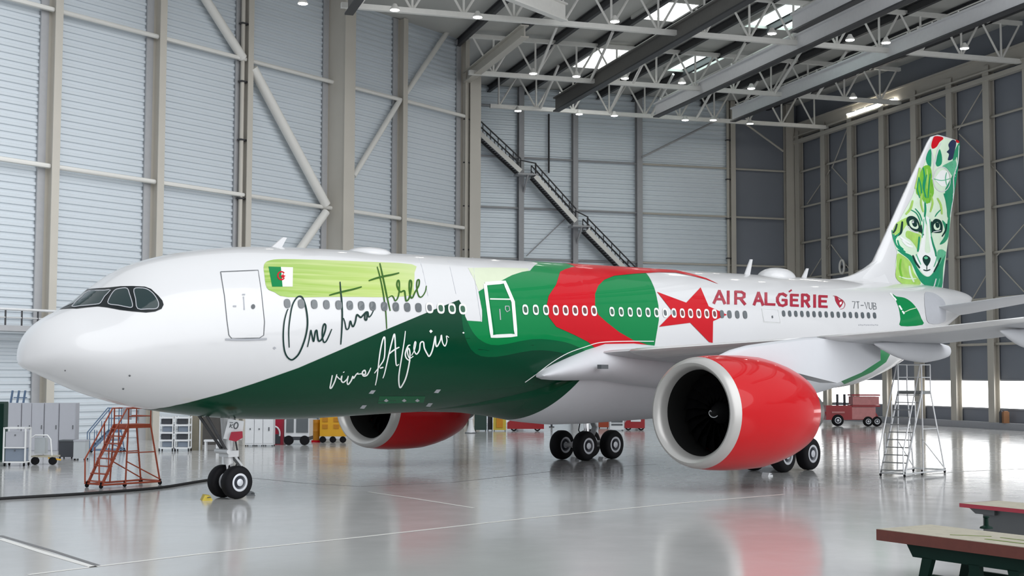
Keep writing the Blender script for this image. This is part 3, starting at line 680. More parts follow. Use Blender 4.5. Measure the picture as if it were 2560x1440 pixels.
# airline name in block letters
def lt(u, v):      # u along the name 0..1, v 0 foot .. 1 cap height
    x = 1782+u*288; return (x, 757.5+11.5*u-(30.5-1.5*u)*v)
LET = {'A': [[(0, 0), (.5, 1), (1, 0)], [(.2, .33), (.8, .33)]], 'I': [[(.5, 0), (.5, 1)]], 'R': [[(0, 0), (0, 1), (.62, 1), (.92, .88), (.92, .6), (.62, .47), (.05, .47)], [(.5, .47), (1, 0)]],
       'L': [[(0, 1), (0, .07), (1, .07)]], 'G': [[(.95, .85), (.6, 1), (.25, .95), (.02, .65), (.02, .35), (.25, .05), (.6, 0), (.95, .12), (.95, .48), (.55, .48)]],
       'E': [[(1, .94), (.05, .94), (.05, .06), (1, .06)], [(.05, .52), (.88, .52)]]}
for ch, a, b in (('A', 338, 446), ('I', 462, 500), ('R', 555, 648), ('A', 740, 828), ('L', 858, 945), ('G', 972, 1065), ('E', 1108, 1180), ('R', 1222, 1290), ('I', 1325, 1365), ('E', 1392, 1468)):
    ua, ub = (1700+a/4-1782)/288, (1700+b/4-1782)/288
    for sg in LET[ch]:
        pts = [lt(ua+(ub-ua)*u, v) for u, v in sg]
        for p, q in zip(pts[:-1], pts[1:]):
            p = np.array(p); q = np.array(q); d = (q-p)/np.linalg.norm(q-p)
            stroke_px(fb, [tuple(p-d*1.9), tuple((p+q)/2), tuple(q+d*1.9)], 7.2 if abs(d[1]) > .5 else 6.2, FI['letter'], .012)
stroke_px(fb, [(1972, 730), (1979, 725)], 4, FI['letter'], .012)
# heart-shaped bird emblem, registration, small marks
paint_px(fb, [(2086, 741), (2093, 742), (2098, 751), (2104, 748), (2108, 757), (2103, 766), (2099, 770), (2092, 760), (2088, 752)], FI['letter'], .012)
paint_px(fb, [(2098, 757), (2103, 754), (2104, 759), (2099, 763)], FI['winwhite'], .018)
pen([(2082, 740), (2090, 741), (2098, 746), (2108, 753), (2112, 762), (2108, 771), (2100, 773)], 1.2, 'letter', 3)
REG = {'T': [[(0, 1), (1, 1)], [(.5, 1), (.5, 0)]], '-': [[(0, .5), (1, .5)]], 'V': [[(0, 1), (.5, 0), (1, 1)]], 'U': [[(0, 1), (0, .15), (.5, 0), (1, .15), (1, 1)]], 'B': [[(0, 0), (0, 1), (.8, .9), (.8, .6), (0, .52), (.95, .4), (.95, .1), (0, 0)]], '7': [[(0, 1), (1, 1), (.4, 0)]]}
for i, ch in enumerate('7T-VUB'):
    x0 = 2130+i*10.5
    for sg in REG[ch]: stroke_px(fb, [(x0+7.5*u+(1-v)*1.0, 771+(i*.55)-17*v) for u, v in sg], 1.7, FI['line'], .012)
for i in range(11): stroke_px(fb, [(2146+i*4.6, 812.5-(i % 2)), (2149+i*4.6, 812.5+(i % 3)*.4)], 2.0, FI['seam'], .012)
# tail sweeps of green
paint_px(fb, smooth_line([(2232, 736), (2240, 741), (2262, 745), (2280, 757), (2294, 775), (2303, 796), (2306, 812), (2252, 815), (2251, 798), (2246, 768)], 3, True), FI['green'], .008, 8)
stroke_px(fb, [(2225, 733), (2238, 748), (2250, 768), (2260, 785)], 4, FI['winwhite'], .014)
stroke_px(fb, [(2260, 781), (2275, 774), (2290, 770)], 2, FI['pale_lime'], .014)
paint_px(fb, [(2086, 960), (2120, 935), (2150, 930), (2172, 915), (2180, 885), (2200, 872), (2225, 886), (2215, 905), (2180, 930), (2140, 948), (2100, 965)], FI['green'], .008, 8)
# seams, door-step lights and small access hatches
for pts in ([(1182, 640), (1186, 690), (1193, 740), (1203, 805)], [(1045, 636), (1058, 680), (1070, 740)], [(1118, 640), (1130, 690), (1140, 735)]):
    stroke_px(fb, smooth_line(pts, 3), 1.0, FI['fairing_grey'], .012)
for px, py, s in ((308, 972, 3), (324, 939, 3.2), (163, 926, 2.2), (686, 870, 4.5), (1158, 832, 3)):
    paint_px(fb, [(px-s, py), (px, py-s*.8), (px+s, py), (px, py+s*.8)], FI['line'] if px < 680 else (FI['seam'] if px < 700 else FI['winwhite']), .012)
for px, py in ((930, 979), (1093, 977), (1073, 1011), (908, 1016)):
    paint_px(fb, [(px-9, py+4), (px-2, py-4), (px+9, py-4), (px+2, py+5)], FI['seam'], .016)
paint_px(fb, [(948, 990), (1063, 990), (1058, 1006), (944, 1008)], FI['mgreen'], .015)
for px in (965, 1010, 1043): paint_px(fb, [(px-6, 1001), (px, 996), (px+6, 1001), (px, 1004)], FI['seam'], .019)
# thin steel line along the wing-root fairing
stroke_px(fb, smooth_line([(1312, 955), (1340, 935), (1380, 905), (1420, 882), (1465, 866), (1500, 856), (1560, 853), (1634, 853)], 4), 2.0, FI['winwhite'], .02)
fuselage = fb.build('fuselage', FM, plane, smooth=40, fix=False)

# ---- cockpit glazing
def patch(name, poly, m, lift, cell=10, th=None, smooth=40):
    b = MB(); paint_px(b, poly, 0, lift, cell); return b.build(name, m, th or plane, smooth=smooth, fix=False)
mb = MB()
mask = st(*dens([(168, 771), (192, 772), (215, 769), (245, 766.5), (268, 769), (300, 775), (330, 778.5), (365, 781.5), (388, 779), (404, 772), (409, 762), (406, 752), (396, 740), (378, 723), (362, 717), (330, 715.5), (302, 716), (275, 719), (250, 721), (219, 723.5)], 9, False))
if globals().get('DBG'): print([(round(a, 2), round(b)) for a, b in mask])
half = [q for q in mask if q[1] <= 80]
def level(p, th):
    zt = S(p[0], R(p[1]))[2]; lo, hi = X0+.01, p[0]
    for _ in range(30):
        m_ = (lo+hi)/2
        if S(m_, R(th))[2] < zt: lo = m_
        else: hi = m_
    return ((lo+hi)/2, th)
ths = lambda p: [p[1]+(90-p[1])*i/6 for i in range(1, 7)]
cb = [level(half[0], t) for t in ths(half[0])]; ct = [level(half[-1], t) for t in ths(half[-1])]
side = cb[::-1] + half + ct
full = side + [(x, 180-t) for x, t in reversed(side[1:-1])]
V, Fc = tess(full, .1, 4); mb.add([S(p[0], R(p[1]), .012) for p in V], Fc, 0)
mb.build('windscreen_surround', 'black', plane, smooth=50, fix=False)
panes = [smooth_line([(180, 767), (200, 766), (240, 762), (252, 758), (262, 742), (277, 726), (262, 727), (222, 729), (205, 742)], 2, True),
         smooth_line([(271, 760), (275, 744), (287, 727), (302, 722), (318, 722), (324, 736), (331, 760), (329, 769), (316, 768), (296, 764)], 3, True),
         smooth_line([(335, 724), (352, 721), (368, 724), (383, 735), (394, 752), (396, 764), (390, 772), (370, 773), (344, 772), (339, 748)], 3, True)]
for i, pn in enumerate(panes):
    pane = patch('cockpit_window', pn, 'cockpit', .02, 8)
    rb = MB(); stroke_px(rb, pn+[pn[0]], 2.2, 0, .024); rb.build('pane_frame', 'seam', pane, smooth=50, fix=False)
    b = MB()
    V, Fc = tess([(q[0], 180-q[1]) for q in st(*pn)], .15, 5); b.add([S(p[0], R(p[1]), .02) for p in V], Fc, 0); b.build('cockpit_window', 'cockpit', plane, smooth=50, fix=False)

# ---- cabin windows
rows = [([717.5, 752.5, 785, 815.5, 846, 874, 902.5, 931, 960, 989, 1017.5, 1045.5, 1073, 1101, 1129, 1156], 759, 773, 17.5, 25),
        ([1312.5, 1338.5, 1364, 1388.5, 1413, 1437, 1461, 1484], 774.5, 777.5, 13.5, 24), ([1529, 1552, 1574.5, 1597, 1619, 1640.5, 1662, 1684, 1705, 1725.5, 1746, 1766, 1785.5, 1804, 1823, 1842.5, 1862], 779.5, 787, 11.5, 22),
        ([1958.5+i*15.25-i*i*.006 for i in range(16)], 784, 789, 8.5, 17)]
for xl, ya, yb, w_, h_ in rows:
    n = len(xl)
    for i, px in enumerate(xl):
        py = ya+(yb-ya)*i/(n-1); ring = w_ < 17 and px < 1800 or px > 1070 and px < 1160
        ov = lambda k: [(px+(abs(math.cos(a))**.7*math.copysign(1, math.cos(a)))*w_*k/2+math.sin(a)*1.2, py+(abs(math.sin(a))**.8*math.copysign(1, math.sin(a)))*h_*k/2) for a in np.linspace(0, 2*math.pi, 16, endpoint=False)]
        green = 1075 < px < 1370 or 1487 < px < 1646; red = 1370 <= px <= 1487 or 1690 < px < 1800
        b = MB(); paint_px(b, ov(.66 if ring else .9), 0, .026, 30)
        o = b.build('cabin_window', 'wingreen' if green else 'winred' if red else 'winglass', plane, fix=False)
        if ring:
            b = MB(); paint_px(b, ov(1.08), 0, .022, 30); b.build('window_ring', 'winwhite', o, fix=False)

# ---- cabin doors
def door_patch(name, poly, m, frame, fw, fm, lift):
    o = patch(name, poly, m, lift, 16)
    b = MB(); stroke_px(b, dens(frame+[frame[0]], 12, False)+[frame[0]], fw, 0, lift+.004); b.build('door_frame', fm, o, smooth=50, fix=False)
    return o
d1 = door_patch('cabin_door', [(553, 682), (646, 678), (652, 730), (659, 800), (657, 838), (648, 844), (575, 844), (569, 820), (562, 750)], 'white', [(551, 680), (645, 676), (653, 730), (661, 805), (659, 838), (648, 845), (580, 847), (572, 838), (567, 800), (561, 740)], 1.6, 'line', .012)
b = MB(); stroke_px(b, [(563, 848), (590, 849), (620, 849), (666, 847)], 4.5, 0, .03); b.build('door_sill', 'seam', d1, fix=False)
b = MB(); paint_px(b, [(632+5*math.cos(a), 767+6*math.sin(a)) for a in np.linspace(0, 6.283, 12, endpoint=False)], 0, .03); b.build('door_window', 'line', d1, fix=False)
b = MB(); stroke_px(b, [(608, 742), (610, 775)], 3, 0, .024); stroke_px(b, [(582, 766), (590, 766)], 4, 0, .024); stroke_px(b, [(605, 737), (612, 737)], 3, 0, .03); b.build('door_handle', 'seam', d1, fix=False)
d2 = door_patch('cabin_door', [(1216, 714), (1258, 711), (1278, 770), (1284, 832), (1278, 836), (1237, 836), (1230, 790)], 'green', [(1212, 710), (1261, 706), (1282, 755), (1289, 838), (1229, 841), (1221, 780)], 8.5, 'winwhite', .016)
b = MB(); stroke_px(b, [(1224, 748), (1250, 748.5), (1280, 749)], 3.2, 0, .026); b.build('door_stripe', 'winwhite', d2, fix=False)
b = MB(); stroke_px(b, [(1262, 766), (1271, 766), (1273, 776), (1266, 780), (1262, 774), (1262, 766)], 2.2, 0, .028); b.build('door_window', 'seam', d2, fix=False)
b = MB(); stroke_px(b, [(1248, 773), (1250, 800)], 2.6, 0, .028); b.build('door_handle', 'seam', d2, fix=False)
d3 = door_patch('cabin_door', [(1905, 772), (1944, 775), (1950, 806), (1910, 804)], 'white', [(1904, 771), (1945, 774), (1951, 807), (1909, 805)], 1.0, 'winwhite', .012)
b = MB(); paint_px(b, [(1928, 790), (1931, 789), (1932, 795), (1929, 796)], 0, .03); b.build('door_window', 'line', d3, fix=False)

# ---- belly fairing
bf = MB(); n = 40
edge = st((1312, 958), (1350, 931), (1400, 897), (1450, 876), (1500, 869), (1600, 869), (1800, 866))
ex = [13.5, 15.0] + [q[0] for q in edge] + [36, 40, 44]; et = [-85, -75] + [q[1] for q in edge] + [edge[-1][1]-3, -35, -70]
sec = [(15.0, 0), (17, .12), (18.5, .35), (20.2, .7), (22.0, .93), (24, 1.0), (28, 1.0), (33, 1.0), (36, .9), (38.5, .65), (41, .32), (43.5, .0)]
xsf = np.linspace(14.6, 43.5, 70); rg = []
for x in xsf:
    k = np.interp(x, [a for a, _ in sec], [q for _, q in sec]); row = []; t0 = float(np.interp(x, ex, et))
    for j in range(n+1):
        th = R(t0-(180+2*t0)*j/n); s_, c = math.sin(th), math.cos(th)
        q = (1-abs(2*j/n-1)); ed = min(1, q*7)
        xx = x + 1.9*abs(2*j/n-1)**1.3*float(np.interp(x, [15, 18, 24, 30], [0, 1, 1, 0]))
        p = S(xx, th, .012); row.append((p[0], p[1]-math.copysign(.30*k*ed*abs(c), c), p[2]-.86*k*max(0, -s_)**1.5*ed))
    rg.append(row)
def bmi(i, k):
    return 0 if xsf[i] < 19.5 else 1
bf.rings(rg, 0, closed=False, mif=bmi)
bf.build('belly_fairing', ['dgreen', 'fairing_grey'], plane, smooth=60, fix=False)

# ---- wings
WST = [(-1.6, 20.6, 4.62, 12.0, 1.55), (-2.9, 21.4, 4.80, 11.0, 1.45), (-5.2, 22.9, 5.0, 9.6, 1.15), (-9.4, 25.9, 5.36, 7.6, .86), (-13, 28.2, 5.70, 6.4, .62), (-16.4, 30.4, 6.16, 5.5, .50), (-22, 34.1, 6.95, 4.3, .40), (-30.5, 39.6, 8.2, 2.6, .26)]
def aero(n=15):
    pts = []
    for i in range(n+1):
        u = .5-.5*math.cos(math.pi*i/n); pts.append((u, .5*2.97*(.2969*math.sqrt(u)-.126*u-.3516*u*u+.2843*u**3-.1036*u**4)/1.0))
    return pts
AF = aero()
def wsec(st_, sgn):
    y, xl, zl, ch, tk = st_
    up = [(xl+u*ch, sgn*y, zl+t*tk*1.15*.95-.05*ch*.2*u-.018*ch*u) for u, t in AF]
    lo = [(xl+u*ch, sgn*y, zl-t*tk*1.15*1.0-.05*ch*.2*u-.018*ch*u) for u, t in AF]
    return up + lo[-2:0:-1]
def wing_at(y):
    a = np.array(WST)[::-1]; return [y]+[float(np.interp(y, a[:, 0], a[:, k])) for k in (1, 2, 3, 4)]
for sgn in (1, -1):
    wb = MB(); ss = [wsec(wing_at(y), sgn) for y in (-1.6, -2.9, -4, -5.2, -7, -9.4, -11, -13, -16.4, -19, -22, -26, -30.5)]
    tip = [(p[0]+1.6, p[1]-sgn*.9, p[2]+.9) for p in wsec((-30.5, 39.8, 8.2, 1.8, .16), sgn)]
    tip2 = [(p[0]+3.4, p[1]-sgn*1.4, p[2]+2.4) for p in wsec((-30.5, 39.8, 8.2, .9, .08), sgn)]
    wb.rings(ss+[tip, tip2], 0, cap0=True, cap1=True)
    wing = wb.build('wing', 'wing_grey', plane, smooth=35)
    # slats: shells along the front of the wing
    for ya, yb, push in ((-4.1, -9.25, .0), (-9.9, -16.1, .06), (-16.2, -23, .06), (-23.1, -29.5, .06)):
        sb = MB(); rg = []
        for y in np.linspace(ya, yb, 8):
            q = wing_at(y); q[1] -= .05+push; q[4] *= 1.06; sc_ = wsec(q, sgn); kk = 6
            ring = [sc_[i] for i in range(kk, 0, -1)]+[sc_[0]]+[sc_[-i] for i in range(1, kk-1)]
            rg.append(ring)
        sb.rings(rg, 0, closed=False); so = sb.build('slat', 'slat', wing, smooth=50)
        so.modifiers.new('thickness', 'SOLIDIFY').thickness = .04
    # flap track fairings
    for y, L in ((-6.8, 5.0), (-10.9, 6.2), (-15.0, 5.6), (-20.0, 4.6)):
        q = wing_at(y); x0 = q[1]+q[3]+.9-L; zf = q[2]-.2; tb = MB(); rg = []
        for t in np.linspace(0, 1, 16):
            hh = np.interp(t, [0, .15, .4, .65, .9, 1], [.03, .2, .38, .44, .34, .24]); zz = zf-np.interp(t, [0, .3, .65, 1], [.1, .3, .36, .28])
            rg.append([(x0+L*t, sgn*y+hh*.72*math.cos(a), zz+hh*math.sin(a)) for a in np.linspace(0, 2*math.pi, 16, endpoint=False)])
        tb.rings(rg, 0, cap0=True, cap1=True); tb.build('flap_track_fairing', 'fairing_grey', wing, smooth=50)
    # root fillet
    rf = MB(); rg = []
    for x, zc, hh, yo in ((18.62, 3.93, .04, 2.83), (18.9, 3.98, .17, 2.92), (19.4, 4.08, .30, 3.05), (20.2, 4.22, .46, 3.2), (21.1, 4.37, .60, 3.35), (22.2, 4.50, .74, 3.5), (24.0, 4.44, .86, 3.55), (26.5, 4.3, .90, 3.4), (30, 4.2, .7, 3.2)):
        rg.append([(x, -sgn*(2.45+(yo-2.45)*math.cos(a)), zc+hh*math.sin(a)) for a in np.linspace(-math.pi/2, math.pi/2, 15)])
    rf.rings(rg, 0, closed=False, cap0=True); rf.build('wing_root_fillet', 'fairing_grey', wing, smooth=60)
    if sgn == 1:
        b = MB(); P = on(1507, 917, 1, -3.62); b.box(P+np.array([0, -.0, 0]), (.42, .2, .16)); b.build('landing_light', 'line', wing)

# ---- engines
for sgn in (1, -1):
    ye = -9.37*sgn; C = np.array([18.77, ye, 2.70])
    if sgn < 0: ye = 8.35; C = np.array([19.5, ye, 2.70])
    eng = bpy.data.objects.new('engine', None); COL.objects.link(eng); eng.parent = plane
    prof = [(.55, 1.47), (.25, 1.50), (.06, 1.60), (0, 1.69), (.04, 1.77), (.16, 1.84), (.36, 1.895)]; TOE = .075*sgn; AX = np.array([1, -TOE, -.01])
    lb = MB(); lb.lathe(prof, C, AX, 72); lb.build('inlet_lip', 'lip', eng, smooth=60, fix=False)
    nb = MB(); nb.lathe([(.35, 1.892), (.9, 1.955), (1.5, 1.985), (2.4, 2.0), (3.3, 1.97), (4.0, 1.86), (4.6, 1.73), (5.1, 1.58), (5.45, 1.45), (5.45, 1.41), (4.8, 1.5)], C, AX, 72)
    nac = nb.build('nacelle', 'ered', eng, smooth=40, fix=False)
    # cowl seams and latches
    b = MB(); b.lathe([(2.75, 1.998), (2.78, 1.998)], C+np.array([0, 0, 0]), (1, 0, .005), 72)
    sb = MB()
    for t, a in ((3.25, 215), (3.32, 218)): sb.box(C+np.array([t, -sgn*0-2.0*math.cos(R(a-180)), 2.0*math.sin(R(a))*.99]), (.12, .08, .1))
    if sgn == 1: sb.build('cowl_latch', 'pwhite', nac)
    db = MB(); db.lathe([(.5, 1.47), (1.0, 1.46), (1.6, 1.47), (1.75, 1.47)], C, AX, 60); db.build('inlet_duct', 'duct', eng, smooth=60, fix=False)
    fbm = MB(); fc = C+AX*1.55
    fbm.lathe([(.25, .3), (.25, 1.46)], fc, AX, 48)
    for k in range(20):
        a = 2*math.pi*k/20
        for rr0, rr1, tw0, tw1 in ((.4, .95, .05, .16), (.95, 1.42, .16, .26)):
            def bp(r_, tw, e): aa = a+e*tw; return fc+np.array([.16*e, r_*math.cos(aa), r_*math.sin(aa)])
            fbm.add([bp(rr0, tw0, -1), bp(rr0, tw0, 1), bp(rr1, tw1, 1), bp(rr1, tw1, -1)], [(0, 1, 2, 3)])
    fbm.build('fan', 'fan', eng, fix=False)
    sp = MB(); sp.lathe([(-.55, .02), (-.42, .13), (-.2, .26), (.05, .38), (.2, .42)], fc, AX, 32, mi=0)
    sw = []
    for t in np.linspace(0, 1, 22):
        a = 2.0-t*4.6*1.0; rr = .05+.13*t; xx = np.interp(rr, [.02, .13, .26, .38, .42], [-.55, -.42, -.2, .05, .2]); sw.append((rr, xx, a))
    A_ = [fc+np.array([x-.03, r_*math.cos(a)*1.03, r_*math.sin(a)*1.03]) for r_, x, a in sw]
    sp.tube(A_, .018, 6, 1); sp.build('spinner', ['spinner', 'pwhite'], eng, smooth=60, fix=False)
    cb = MB(); cb.lathe([(4.5, 1.22), (5.3, 1.12), (6.1, .92), (6.7, .74), (6.7, .70), (6.0, .6)], C, AX, 40); cb.lathe([(5.9, .55), (6.6, .48), (7.5, .08)], C, AX, 24); cb.build('core_exhaust', 'core', eng, smooth=40, fix=False)
    pb = MB(); rg = []
    for x, zb, zt, hw_ in ((20.3, 4.62, 4.66, .05), (21.0, 4.5, 4.86, .22), (22.0, 4.4, 5.04, .32), (23.5, 4.2, 5.2, .36), (25.2, 3.95, 5.36, .38), (27.0, 3.7, 5.45, .36), (28.8, 4.1, 5.35, .28), (30.5, 4.6, 5.2, .1)):
        yo_ = ye; x += C[0]-18.77; ye = C[1]-TOE*(x-C[0])*.8; rg.append([(x, ye-hw_, zb), (x, ye-hw_, (zb+zt)/2), (x, ye-hw_*.8, zt-.06), (x, ye-hw_*.3, zt), (x, ye+hw_*.3, zt), (x, ye+hw_*.8, zt-.06), (x, ye+hw_, (zb+zt)/2), (x, ye+hw_, zb)])
    pb.rings(rg, 0, cap0=True, cap1=True); pb.build('pylon', 'fairing_grey', eng, smooth=45)

# ---- fin with painted fox
FT = [(9.0, 46.3, 57.25, .42), (9.6, 47.6, 57.35, .40), (10.3, 48.9, 57.55, .37), (11.5, 50.0, 57.85, .33), (13.5, 51.75, 58.4, .27), (16, 54.0, 59.1, .2), (17.7, 55.55, 59.6, .15), (18.15, 56.05, 59.75, .12), (18.38, 56.9, 59.75, .05)]
_ft = np.array(FT)
def fin_half(x, z):
    a = np.interp(z, _ft[:, 0], _ft[:, 1]); b = np.interp(z, _ft[:, 0], _ft[:, 2]); tk = np.interp(z, _ft[:, 0], _ft[:, 3]); u = min(max((x-a)/(b-a), 0), 1)
    return tk*(1.0-abs(2*u**.62-1)**2.2)*.98+.02
vf = MB(); rg = []
for z in np.concatenate([np.linspace(8.4, 10.3, 8), np.linspace(10.8, 17.7, 14), [17.95, 18.15, 18.3, 18.38]]):
    a = np.interp(z, _ft[:, 0], _ft[:, 1]); b = np.interp(z, _ft[:, 0], _ft[:, 2])
    if z < 9.0: a = 46.3-(9.0-z)*2.4
    us = [.5-.5*math.cos(math.pi*i/18) for i in range(19)]
    row = [(a+(b-a)*u, -fin_half(a+(b-a)*u, max(z, 9.0)), z) for u in us] + [(a+(b-a)*u, fin_half(a+(b-a)*u, max(z, 9.0)), z) for u in us[-2:0:-1]]
    rg.append(row)
vf.rings(rg, 0, cap1=True)
# dorsal fillet
rg = []
for x in np.linspace(43.6, 49.5, 10):
    t = (x-43.6)/5.9; zb = float(fz(x)[0]+fz(x)[1])-.25; zt = zb+.25+1.35*t**2.1; hw_ = .05+.28*t
    rg.append([(x, -hw_*2.2, zb), (x, -hw_, zb+(zt-zb)*.5), (x, -hw_*.5, zt-.03), (x, 0, zt), (x, hw_*.5, zt-.03), (x, hw_, zb+(zt-zb)*.5), (x, hw_*2.2, zb)])
vf.rings(rg, 0, closed=False)
FNM = ['white', 'fin_green', 'fin_lime', 'fin_pale', 'ink', 'red', 'fin_mid', 'navy', 'fin_grass', 'winwhite']
M['fin_green'] = mat('fin_deep_green', (.0, .26, .12), .3, coat=.5, var=.2, scale=2)
M['fin_mid'] = mat('fin_mint', (.10, .45, .25), .3, coat=.5, var=.3, scale=2)
M['fin_lime'] = mat('fin_lime', (.36, .60, .12), .3, coat=.5, var=.35, scale=2)
M['fin_grass'] = mat('fin_grass', (.17, .48, .03), .3, coat=.5, var=.3, scale=3)
M['fin_pale'] = mat('fin_pale_green', (.66, .80, .62), .3, coat=.5, var=.12, scale=2)
M['navy'] = mat('fin_navy', (.01, .02, .07), .3, coat=.5)
K5 = 260/891
G = lambda L: [(2180+x*K5, 320+y*K5) for x, y in L]
def finmap(lift):
    def f(p):
        P = on(p[0], p[1], 1, -.25)
        for _ in range(4): P = on(p[0], p[1], 1, -fin_half(P[0], P[2])-lift)
        return P
    return f
def fp(L, m, lift, sm=3): paint_px(vf, smooth_line(G(L), sm, True) if sm else G(L), FNM.index(m), lift, 9, finmap(lift))
def fs(L, wd, m, lift): stroke_px(vf, smooth_line(G(L), 4), wd, FNM.index(m), lift, finmap(lift), taper=True)
# ground tones of the portrait
fp([(512, 110), (545, 68), (600, 80), (655, 92), (745, 112), (752, 160), (735, 350), (690, 640), (660, 900), (640, 1050), (600, 1370), (520, 1362), (430, 1340), (300, 1350), (215, 1300), (200, 1180), (215, 1060), (180, 960), (172, 890), (240, 780), (340, 600), (425, 370), (478, 225)], 'fin_pale', .012, 0)
fp([(742, 130), (752, 160), (735, 360), (700, 600), (672, 760), (645, 760), (640, 640), (625, 540), (650, 480), (690, 400), (690, 300), (700, 220)], 'fin_green', .016)
fp([(655, 760), (670, 770), (655, 930), (630, 960), (635, 880)], 'fin_green', .016)
fp([(540, 70), (600, 76), (610, 95), (580, 120), (555, 160), (520, 178), (508, 150), (520, 100)], 'red', .018)
fp([(720, 100), (745, 112), (745, 128), (722, 122)], 'red', .019)
fp([(655, 140), (690, 100), (722, 125), (705, 210), (690, 265), (650, 275), (660, 225), (640, 205), (662, 180)], 'navy', .018)
fp([(480, 205), (505, 180), (510, 240), (505, 330), (480, 320), (462, 270)], 'fin_green', .016)
fp([(555, 250), (580, 180), (600, 250), (595, 310), (560, 330), (545, 300)], 'fin_green', .016)
fp([(600, 330), (650, 300), (720, 270), (730, 300), (720, 380), (690, 410), (660, 370), (630, 350)], 'fin_mid', .017)
# brow and forehead strokes
fp([(440, 330), (500, 330), (520, 460), (530, 560), (490, 640), (450, 640), (420, 590), (380, 560), (380, 470), (410, 400)], 'fin_grass', .018)
for L, w_ in (([(440, 340), (450, 420), (440, 500), (465, 600)], 4), ([(400, 420), (420, 500), (425, 590)], 3), ([(500, 390), (490, 480), (480, 600)], 3)): fs(L, w_, 'fin_green', .022)
fs([(470, 350), (475, 430), (470, 520)], 4, 'fin_lime', .022)
fs([(412, 340), (395, 430), (372, 520)], 6, 'fin_lime', .02)
fs([(452, 620), (458, 680), (455, 760), (470, 850), (470, 1000)], 3, 'fin_mid', .02)
fs([(455, 640), (458, 700), (452, 760)], 5, 'fin_green', .022)
fs([(330, 700), (380, 730), (410, 790), (420, 850)], 3, 'fin_green', .02)
fs([(540, 760), (560, 730), (590, 700)], 3, 'fin_green', .02)
# eyes
fp([(200, 830), (230, 800), (300, 765), (350, 758), (400, 800), (430, 880), (440, 905), (400, 900), (370, 880), (320, 860), (300, 830), (270, 870), (240, 910), (200, 915), (175, 900)], 'fin_lime', .018)
fp([(295, 780), (320, 755), (360, 758), (395, 790), (415, 850), (430, 900), (400, 890), (372, 895), (330, 870), (300, 820)], 'ink', .021)
fp([(320, 800), (350, 785), (385, 810), (398, 850), (380, 866), (345, 855), (325, 832)], 'fin_pale', .024)
fp([(342, 795), (375, 795), (388, 830), (372, 848), (350, 835)], 'ink', .027)
fp([(345, 800), (358, 798), (358, 812), (346, 814)], 'white', .03)
fs([(312, 840), (335, 872), (370, 890), (400, 892)], 2.6, 'white', .025)
fp([(508, 850), (520, 800), (545, 778), (585, 790), (605, 830), (600, 890), (560, 900), (525, 895), (508, 880)], 'ink', .021)
fp([(530, 830), (560, 805), (582, 830), (578, 868), (550, 875), (532, 860)], 'fin_pale', .024)
fp([(545, 812), (572, 812), (578, 845), (560, 858), (546, 842)], 'ink', .027)
fs([(525, 890), (560, 885), (592, 878)], 2.2, 'white', .025)
fp([(600, 790), (640, 830), (650, 900), (640, 960), (610, 990), (580, 995), (620, 930), (625, 870)], 'fin_green', .018)
fs([(260, 800), (255, 850), (245, 900), (200, 930)], 6, 'ink', .02)
# cheeks, muzzle
fp([(300, 880), (370, 900), (420, 920), (410, 990), (400, 1060), (370, 1010), (330, 960), (290, 930)], 'fin_lime', .017)
fs([(405, 930), (400, 1000), (392, 1060)], 5, 'fin_green', .019)
fs([(508, 930), (525, 1000), (545, 1060), (548, 1100)], 5, 'fin_green', .019)
fp([(440, 770), (490, 770), (500, 900), (520, 1000), (540, 1090), (560, 1130), (540, 1200), (510, 1250), (480, 1270), (440, 1250), (400, 1190), (370, 1120), (400, 1060), (425, 960), (435, 860)], 'winwhite', .0185)
fp([(465, 830), (480, 830), (488, 960), (500, 1060), (455, 1060), (460, 950)], 'fin_pale', .021)
fp([(435, 1110), (460, 1088), (498, 1110), (500, 1140), (485, 1170), (470, 1185), (450, 1165), (437, 1140)], 'ink', .024)
fp([(445, 1110), (465, 1100), (480, 1115), (460, 1125)], 'fin_mid', .027)
fs([(470, 1180), (470, 1215)], 2.2, 'ink', .024)
fs([(440, 1215), (470, 1222), (500, 1212)], 3.2, 'ink', .024)
# dark throat and chest
fp([(215, 1040), (290, 1070), (345, 1100), (380, 1180), (430, 1250), (480, 1275), (520, 1245), (560, 1180), (600, 1100), (635, 1060), (610, 1200), (598, 1370), (520, 1362), (450, 1345), (400, 1290), (350, 1180), (310, 1120), (250, 1075)], 'fin_green', .0175)
fp([(560, 1060), (600, 1040), (632, 1070), (600, 1130), (570, 1170)], 'fin_mid', .02)
fp([(215, 1080), (260, 1090), (330, 1150), (360, 1240), (420, 1330), (350, 1352), (270, 1340), (205, 1280), (210, 1180)], 'fin_lime', .016)
fp([(170, 870), (200, 930), (215, 1000), (290, 1060), (260, 1060), (210, 1020), (180, 950)], 'fin_green', .0175)
fs([(550, 1290), (540, 1330), (530, 1362)], 3, 'white', .021)
fs([(580, 1290), (572, 1330), (560, 1362)], 3, 'fin_mid', .021)
